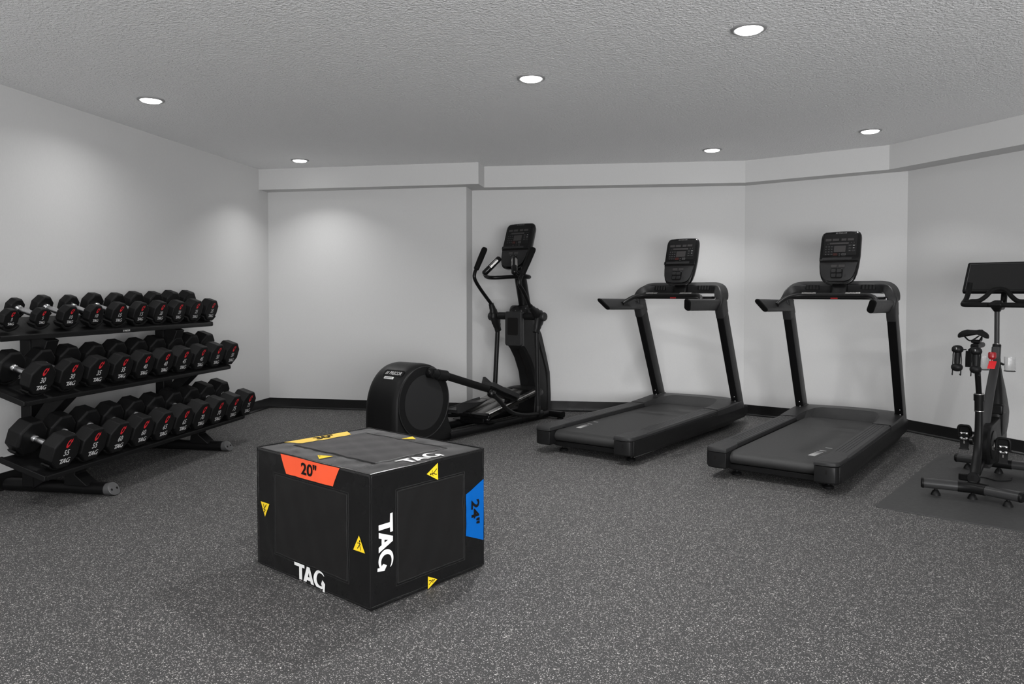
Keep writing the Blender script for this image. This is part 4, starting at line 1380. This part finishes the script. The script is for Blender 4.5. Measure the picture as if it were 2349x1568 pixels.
# ---------------------------------------------------------------- exercise mat and bike
BH = 32.3
BROT = rad(90 - BH)
BO = Vector((1.87, 4.57, 0))
mh = rad(30.5)
g = G()
MLEN, MWID, MR = 1.76, .98, .03
out = []
for cu, cv, a0 in ((MLEN - MR, MWID - MR, 0), (MR, MWID - MR, 90), (MR, MR, 180), (MLEN - MR, MR, 270)):
    for k in range(7):
        a = rad(a0 + 15 * k)
        out.append((cu + MR * math.cos(a), cv + MR * math.sin(a)))
g.loft([[Vector((u, -v, .0003)) for u, v in out], [Vector((u, -v, .0045)) for u, v in out], [Vector((MLEN / 2 + (u - MLEN / 2) * .998, -(MWID / 2 + (v - MWID / 2) * .997), .006)) for u, v in out]])
mt = g.done('exercise_mat', 'mat', None, ang=30)
mt.location = (1.288, 4.339, 0)
mt.rotation_euler = (0, 0, math.pi / 2 - mh)
tag(mt, 'thin black rubber mat on the floor under the exercise bike', 'exercise mat')

bk = thing('exercise_bike', 'black stationary exercise bike with a large screen at the right edge', 'exercise bike', BO, BROT)
MZ = .006
def bar_v(nm, ends, apex, zc):
    pts = [L(*ends[0])] + [L(*ends[0]).lerp(L(*apex), .80)] + [L(*apex)] + [L(*ends[1]).lerp(L(*apex), .80)] + [L(*ends[1])]
    g = G(); g.sweep(pts, rrect(.052, .070, .024, 5), up=(0, 0, 1))
    b = g.done(nm, 'bikegrey', bk, ang=35)
    for e in ends:
        p = L(*e); q = L(*apex); d = (p - q).normalized()
        g = G(); g.sweep([p, p + d * .010, p + d * .016], rrect(.056, .074, .026, 5), up=(0, 0, 1), scales=[(1, 1), (1, 1), (.8, .85)])
        g.done('end_cap', 'bike', b, ang=35)
    g = G(); g.sweep([L(*ends[0]).lerp(L(*apex), .70), L(*apex), L(*ends[1]).lerp(L(*apex), .70)], rrect(.058, .078, .027, 5), up=(0, 0, 1))
    g.done('bar_sleeve', 'bike', b, ang=35)
    for p in (L(*ends[0]).lerp(L(*apex), .25), L(*apex), L(*ends[1]).lerp(L(*apex), .25)):
        g = G(); g.lathe([(0, 0), (.026, 0), (.024, .008), (.016, .026), (.009, .030), (.009, zc - MZ - .01), (0, zc - MZ - .01)], Vector((p.x, p.y, MZ)), (0, 0, 1), 14)
        g.done('levelling_foot', 'rubber', b, ang=40)
bar_v('rear_stabiliser', ((-.035, -.235, .070), (-.035, .235, .070)), (.022, 0, .070), .07)
bar_v('front_stabiliser', ((.86, -.235, .070), (.86, .235, .070)), (.845, 0, .070), .07)
# rear leg, seat tube, seat post
rl = smooth_path([L(.050, 0, .085), L(.085, 0, .15), L(.150, 0, .25), L(.172, 0, .36), L(.172, 0, .50)], 5)
g = G(); g.sweep(rl, rrect(.052, .046, .018, 4), up=(1, 0, 0), scales=[(1.2 - .38 * i / (len(rl) - 1), 1.15 - .30 * i / (len(rl) - 1)) for i in range(len(rl))]); g.done('rear_leg', 'bike', bk, ang=40)
g = G(); g.lathe([(.030, -.012), (.034, -.008), (.034, .004), (.028, .010), (0, .011)], L(.038, 0, .120), (-1, 0, .1), 20); kn = g.done('frame_plug', 'bike', bk, ang=40)
g = G(); g.box(L(.0258, 0, .1225), (.003, .006, .026)); g.done('plug_slot', 'blackprint', kn)
g = G(); g.tube([L(.171, 0, .485), L(.164, 0, .565)], .0235, 18); g.done('seat_tube_collar', 'bike', bk, ang=40)
g = G(); g.tube([L(.1655, 0, .550), L(.162, 0, .586)], .0275, 18); g.done('clamp_ring', 'bike', bk, ang=40)
g = G(); g.tube([L(.162, 0, .5865), L(.1615, 0, .592)], .024, 18); g.done('collar_sleeve', 'silver', bk, ang=40)
g = G(); g.tube([L(.171, 0, .486), L(.171, 0, .491)], .0245, 18); g.done('joint_line', 'silver', bk, ang=40)
g = G(); g.tube([L(.163, 0, .575), L(.045, 0, .885)], .0155, 16); g.done('seat_post', 'bike', bk, ang=40)
g = G(); g.sweep([L(.01, 0, .872), L(.20, 0, .872)], rrect(.030, .040, .012, 3), up=(0, 0, 1)); g.done('seat_slider', 'bike', bk, ang=40)
g = G(); g.sweep([L(.0, -.018, .845), L(.0, -.020, .80), L(.0, -.020, .755)], rrect(.035, .044, .014, 3)); g.done('slider_lever', 'bike', bk, ang=40)
g = G(); g.box(L(.055, 0, .898), (.05, .044, .018)); g.done('saddle_clamp', 'bike', bk, bevel=.005)
# saddle
def half_w(a):     # a: 0 rear .. 1 nose
    return .016 + .062 * (1 - min(1, max(0, (a - .14) / .5))) ** 1.3 * (1 if a > .14 else .94 + .43 * a)
g = G()
rings = []
for i in range(14):
    a = i / 13
    w = half_w(a)
    u = -.065 + .27 * a
    k = w / .078
    ring = []
    for q_ in range(28):
        an = rad(360 * q_ / 28)
        x, y = math.cos(an), math.sin(an)
        px = math.copysign(abs(x) ** .62, x)
        T = .014 + .012 * k
        z = T * math.copysign(abs(y) ** .75, y) - .016 * k * px * px
        if y > 0:
            z -= .009 * k * math.exp(-(px * 3.6) ** 2)
        else:
            z += .026 * k * (1 - px * px) * abs(y)
        sc = .86 if i == 0 else .96 if i == 1 else 1.0 if i < 13 else .5
        ring.append(L(u + (.006 if i == 0 else 0), w * px * sc, .945 + z * (.70 if i == 0 else .94 if i == 1 else 1 if i < 13 else .5)))
    rings.append(ring)
g.loft(rings)
sd = g.done('saddle', 'foam', bk, ang=60)
for s in (-1, 1):
    g = G(); g.tube(smooth_path([L(-.03, s * .040, .925), L(.0, s * .026, .905), L(.08, s * .022, .903), L(.17, s * .008, .922)], 5), .0042, 8)
    g.done('saddle_rail', 'bike', sd, ang=60)
# hand-weight cradle behind the saddle
for s in (-1, 1):
    vv = -.053 if s < 0 else .036
    g = G()
    for q in (-.020, .020):
        g.tube(smooth_path([L(-.118, vv * .3, .86), L(-.135, vv + q * .8, .853), L(-.152, vv + q, .80), L(-.160, vv + q, .745), L(-.166, vv + q, .722), L(-.178, vv + q * .9, .728)], 4), .0032, 6)
    g.done('weight_cradle', 'bike', bk, ang=60)
g = G(); g.tube([L(.02, 0, .868), L(-.12, 0, .858)], .008, 10); g.done('cradle_arm', 'bike', bk)
# main frame
g = G()
fr = smooth_path([L(.685, 0, .83), L(.655, 0, .735), L(.565, 0, .635), L(.48, 0, .545), L(.41, 0, .45), L(.33, 0, .33)], 5)
g.sweep(fr, rrect(.050, .036, .014, 4), up=(0, 1, 0)); dn = g.done('down_tube', 'bikegrey', bk, ang=40)
g = G()
sd_ = [(.50, .53), (.478, .485)]
put_text(g, 'schwinn', .085, .016, lambda a, b: L(.540, .0205, .600) + Vector((.42, 0, .90)) * a + Vector((-.90, 0, .42)) * b, shear=.2)
g.done('side_lettering', 'greyprint', dn, smooth=False)
g = G(); g.loft([[L(.440, .0170, .485), L(.452, .0170, .480), L(.470, .0170, .525), L(.460, .0170, .530)], [L(.440, .0200, .485), L(.452, .0200, .480), L(.470, .0200, .525), L(.460, .0200, .530)]]); g.done('red_accent', 'redprint', dn)
g = G()    # front fork body, wide shell behind the down tube
rings = []
for z, u0, u1, hw in ((.78, .665, .70, .010), (.72, .645, .70, .014), (.66, .625, .715, .022), (.58, .59, .75, .034), (.50, .565, .785, .042), (.42, .545, .82, .048), (.35, .55, .81, .046), (.29, .57, .79, .040)):
    sec = rrect(u1 - u0, hw * 2, min(hw * .9, .03), 4)
    rings.append([L((u0 + u1) / 2 + a, b + .012, z) for a, b in sec])
g.loft(rings); g.done('front_shell', 'bike', bk, ang=40)
g = G()
g.sweep([L(.80, 0, .44), L(.845, 0, .09)], rrect(.05, .05, .018, 4)); g.done('front_leg', 'bike', bk, ang=40)
g = G(); g.sweep([L(.045, 0, .115), L(.30, 0, .20), L(.84, 0, .13)], rrect(.05, .045, .015, 3), up=(0, 0, 1)); g.done('lower_beam', 'bike', bk, ang=40)
# flywheel and belt guard
g = G(); g.lathe([(.02, -.026), (.150, -.026), (.158, -.020), (.182, -.026), (.188, -.022), (.188, .022), (.182, .026), (.158, .020), (.150, .026), (.02, .026)], L(.66, -.040, .255), (0, 1, 0), 48)
fw = g.done('flywheel', 'bikegrey', bk, ang=30)
g = G(); g.lathe([(.0, -.040), (.03, -.040), (.034, -.032), (.034, .032), (.03, .040), (0, .04)], L(.66, -.040, .255), (0, 1, 0), 20); g.done('flywheel_hub', 'bike', fw, ang=40)
def teardrop(r0, r1, c0, c1, n=14):
    pts = []
    for k in range(n + 1):
        a = rad(90 + 180 * k / n)
        pts.append((c0[0] + r0 * math.cos(a), c0[1] + r0 * math.sin(a)))
    for k in range(n + 1):
        a = rad(-90 + 180 * k / n)
        pts.append((c1[0] + r1 * math.cos(a), c1[1] + r1 * math.sin(a)))
    return pts
g = G()
td = teardrop(.118, .150, (.31, .275), (.66, .27))
cx_, cz_ = .48, .27
g.loft([[L(cx_ + (u - cx_) * k, v, cz_ + (z - cz_) * k) for u, z in td] for v, k in ((.000, .96), (.006, 1.0), (.036, 1.0), (.046, .965), (.050, .90))])
bg = g.done('belt_guard', 'bike', bk, ang=35)
g = G(); g.lathe([(.085, .0), (.085, .005), (.070, .008), (0, .009)], L(.31, .0505, .275), (0, -1, 0), 32); g.done('guard_disc', 'bike', bg, ang=35)
g = G(); g.box(L(.595, .020, .455), (.10, .085, .065)); g.done('resistance_housing', 'bike', bk, bevel=.012, seg=3)
# cranks and pedals
CU, CZ = .308, .288
for s, du, dz in ((-1, .075, .012), (1, -.075, -.018)):
    g = G(); g.sweep([L(CU, s * .060, CZ), L(CU + du, s * .064, CZ + dz)], rrect(.026, .014, .006, 3), up=(0, 0, 1))
    ck = g.done('crank_arm', 'silver', bk, ang=40)
    g = G(); g.lathe([(.022, 0), (.022, .012), (.014, .016), (0, .017)], L(CU, s * .056, CZ), (0, -s, 0), 18); g.done('crank_cap', 'gloss', ck, ang=40)
    pc0 = L(CU + du, s * .150, CZ + dz)
    pv = s * .112
    pu, pz = CU + du, CZ + dz
    g = G(); g.tube([L(pu, s * .066, pz), L(pu, s * .142, pz)], .006, 10)
    px = g.done('pedal', 'bike', bk, ang=40)
    g = G(); g.box(L(pu + 0.0028, pv, pz), (.016, .052, .049)); g.done('pedal_body', 'bike', px, bevel=.004)
    for zz, mm in ((.022, 'chrome'), (-.022, 'chrome')):
        for q in (-.020, .020):
            g = G(); g.lathe([(.0085, 0), (.009, .003), (.006, .006), (0, .007)], L(pu - 0.0056, pv + q * .7, pz + zz * .7), (-1, 0, .2), 12); g.done('cleat_clip', 'chrome', px, ang=40)
        g = G(); g.box(L(pu - 0.0070, pv, pz + zz * .84), (.008, .024, .009)); g.done('cleat_plate', 'chrome', px, bevel=.002)
    # toe cage above and cage foot below
    g = G()
    g.tube(smooth_path([L(pu, pv - 0.0322, pz - 0.0070), L(pu - 0.0028, pv - 0.0336, pz + 0.0350), L(pu - 0.0042, pv - 0.0252, pz + 0.0602), L(pu - 0.0042, pv, pz + 0.0630), L(pu - 0.0042, pv + 0.0252, pz + 0.0602), L(pu - 0.0028, pv + 0.0336, pz + 0.0350), L(pu, pv + 0.0322, pz - 0.0070)], 4), (.0055, .0075), 8)
    g.done('toe_cage', 'bike', px, ang=50)
    g = G(); g.box(L(pu + .006, pv, pz + .032), (.004, .056, .056)); g.done('toe_plate', 'bike', px, bevel=.001)
    g = G()
    g.loft([[L(pu + 0.0042, pv - 0.0252, pz - 0.0210), L(pu + 0.0042, pv + 0.0252, pz - 0.0210), L(pu + 0.0098, pv + 0.0252, pz - 0.0210), L(pu + 0.0098, pv - 0.0252, pz - 0.0210)],
            [L(pu + 0.0000, pv - 0.0224, pz - 0.0700), L(pu + 0.0000, pv + 0.0224, pz - 0.0700), L(pu + 0.0056, pv + 0.0224, pz - 0.0700), L(pu + 0.0056, pv - 0.0224, pz - 0.0700)],
            [L(pu - 0.0070, pv - 0.0280, pz - 0.0840), L(pu - 0.0070, pv + 0.0280, pz - 0.0840), L(pu - 0.0014, pv + 0.0280, pz - 0.0840), L(pu - 0.0014, pv - 0.0280, pz - 0.0840)]])
    g.done('cage_plate', 'bike', px, bevel=.002)
    g = G(); g.box(L(pu - 0.0014, pv, pz - 0.0385), (.003, .007, .017)); g.done('strap_buckle', 'silver', px)
# resistance knob
g = G(); g.lathe([(.006, 0), (.006, .022), (.016, .026), (.0225, .036), (.0225, .060), (.019, .068), (0, .069)], L(.570, -.004, .738), (.05, 0, 1), 14); g.done('resistance_knob', 'redknob', bk, ang=30)
g = G()
g.loft([[L(.535, -.024, .705), L(.535, .016, .705), L(.535, .016, .709), L(.535, -.024, .709)], [L(.565, -.018, .748), L(.565, .022, .748), L(.565, .022, .752), L(.565, -.018, .752)]])
g.done('knob_plate', 'red', bk, bevel=.0015)
# handlebar stem and bars
g = G(); g.tube([L(.685, 0, .79), L(.700, 0, .846)], .024, 16); g.done('stem_collar', 'bike', bk, ang=40)
g = G(); g.tube([L(.700, 0, .846), L(.700, 0, .853)], .021, 16); g.done('clamp_ring', 'silver', bk, ang=40)
g = G(); g.tube([L(.700, 0, .82), L(.685, 0, 1.09)], .0145, 16); g.done('handlebar_stem', 'bikegrey', bk, ang=40)
low = [(.80, -.170, 1.238), (.785, -.174, 1.185), (.745, -.182, 1.130), (.69, -.186, 1.106), (.645, -.172, 1.098), (.63, -.12, 1.098), (.63, 0, 1.098)]
full = [L(*p) for p in low] + [L(u, -v, z) for u, v, z in reversed(low[:-1])]
g = G(); g.tube(smooth_path(full, 5), .0155, 12); hb = g.done('handlebar', 'foam', bk, ang=60)
hump = [(.69, -.180, 1.110), (.70, -.145, 1.118), (.71, -.105, 1.122), (.73, -.070, 1.150), (.75, -.040, 1.188), (.76, 0, 1.200)]
full = [L(*p) for p in hump] + [L(u, -v, z) for u, v, z in reversed(hump[:-1])]
g = G(); g.tube(smooth_path(full, 5), .0145, 12); g.done('aero_bar', 'foam', hb, ang=60)
g = G(); g.loft([[L(.690 + x, y, 1.055) for x, y in rrect(.034, .034, .014, 3)], [L(.675 + x, y, 1.092) for x, y in rrect(.075, .075, .02, 3)]]); g.done('stem_bracket', 'bike', bk, ang=40)
g = G(); g.loft([[L(.60, -.040, 1.090), L(.60, .040, 1.090), L(.60, .034, 1.112), L(.60, -.034, 1.112)], [L(.73, -.030, 1.094), L(.73, .030, 1.094), L(.73, .024, 1.128), L(.73, -.024, 1.128)]]); g.done('stem_clamp', 'bike', bk, bevel=.008, seg=3)
# screen
sl = math.atan2(.19, .205)
def SP(a, b, d): return L(.955 + math.sin(sl) * b - math.cos(sl) * d, a, 1.278 + math.cos(sl) * b + math.sin(sl) * d)
SHW, SHH = .228, .136
sec = rrect(SHW * 2, SHH * 2, .012, 4)
g = G(); g.loft([[SP(a, b, -.026) for a, b in [(x * .9, y * .9) for x, y in sec]], [SP(a, b, -.016) for a, b in sec], [SP(a, b, .0) for a, b in sec], [SP(a * .994, b * .99, .003) for a, b in sec]])
sc = g.done('screen', 'gloss', bk, ang=35)
g = G(); g.poly([SP(-SHW + .016, -SHH + .020, .0036), SP(SHW - .016, -SHH + .020, .0036), SP(SHW - .016, SHH - .014, .0036), SP(-SHW + .016, SHH - .014, .0036)]); g.done('screen_glass', 'screen', sc, smooth=False)
g = G(); g.box(SP(0, -SHH + .0115, .0034), (.002, SHW * 1.86, .004), Matrix.Rotation(sl, 3, 'Y')); g.done('screen_trim', 'plasticgrey', sc)
g = G()
for (a0, b0, a1, b1) in ((-SHW + .016, SHH - .014, SHW - .016, SHH - .0165), (-SHW + .016, -SHH + .020, -SHW + .0185, SHH - .0165)):
    g.poly([SP(a0, b0, .0040), SP(a1, b0, .0040), SP(a1, b1, .0040), SP(a0, b1, .0040)])
g.done('inner_bezel', 'capgrey', sc, smooth=False)
g = G(); g.sweep([L(.70, 0, 1.085), L(.85, 0, 1.082), L(.915, 0, 1.11), L(.945, 0, 1.19), L(.985, 0, 1.28)], rrect(.035, .036, .012, 3), up=(0, 1, 0)); g.done('screen_arm', 'bike', bk, ang=40)
# bottle holders either side of the stem
for s in (-1, 1):
    g = G()
    vc = s * .070
    rings = []
    for z, k in ((.682, .75), (.692, .95), (.735, 1.0), (.762, 1.02)):
        rings.append([L(.70 + .030 * math.cos(rad(a)) * k, vc + .030 * math.sin(rad(a)) * k, z + (.014 * math.sin(rad(a * .5)) if z > .75 else 0)) for a in range(100, 441, 20)])
    inner = [[L(.70 + (p.x - .70) * .94, vc + (-p.y - vc) * .94, p.z) for p in r] for r in rings]
    g.loft([r + list(reversed(i)) for r, i in zip(rings, inner)])
    bh = g.done('bottle_holder', 'clear', bk, ang=40)
    g = G(); g.tube([L(.70 + .031 * math.cos(rad(a)), vc + .031 * math.sin(rad(a)), .684) for a in range(0, 361, 20)], .002, 6); g.done('holder_ring', 'bike', bh)
    g = G(); g.tube([L(.690, s * .014, .735), L(.695, s * .040, .722)], .007, 8); g.done('holder_bracket', 'bike', bk)

# two small hand weights standing in the cradle
def hand_weight(v, dz, label):
    t = thing('hand_weight', label, 'hand weight', BO, BROT, 'hand weights on the bike')
    o = L(-.150, v, .806 + dz)
    ax = Vector((.09, 0, 1)).normalized()
    for s in (-1, 1):
        g = G()
        g.lathe([(.012, .030), (.021, .033), (.0275, .040), (.029, .050), (.0265, .060), (.019, .068), (.010, .0715), (0, .0725)], o, ax * s, 24)
        hd = g.done('head', 'rubber', t, ang=40)
        if s == 1:
            g = G(); put_text(g, '2', .006, .009, lambda a, b: o + Vector((0, -a, 0)) + ax * (.056 + b) + Vector((-.0292, 0, 0)), bold=.02)
            g.done('number', 'greyprint', hd, smooth=False)
    g = G(); g.lathe([(.013, -.040), (.0145, -.02), (.0145, .02), (.013, .040)], o, ax, 18); g.done('handle', 'rubber', t, ang=40)
    return t
hand_weight(-.053, .006, 'black hand weight marked 2, the left one behind the bike saddle')
hand_weight(.036, .0, 'black hand weight marked 2, the right one behind the bike saddle')
# power supply on the mat
pb = thing('power_adapter', 'small black power adapter block on the mat under the bike', 'power adapter', BO + Matrix.Rotation(BROT, 3, 'Z') @ L(.52, -.13, MZ), BROT)
g = G(); g.box((0, 0, .021), (.10, .055, .040)); g.done('block', 'bike', pb, bevel=.005)
g = G(); g.tube(smooth_path([(.05, 0, .016), (.08, -.02, .006), (.10, -.09, .0045), (.06, -.16, .0045), (.12, -.22, .0045), (.20, -.22, .006)], 6), .0035, 8); g.done('cord', 'rubber', pb, ang=60)
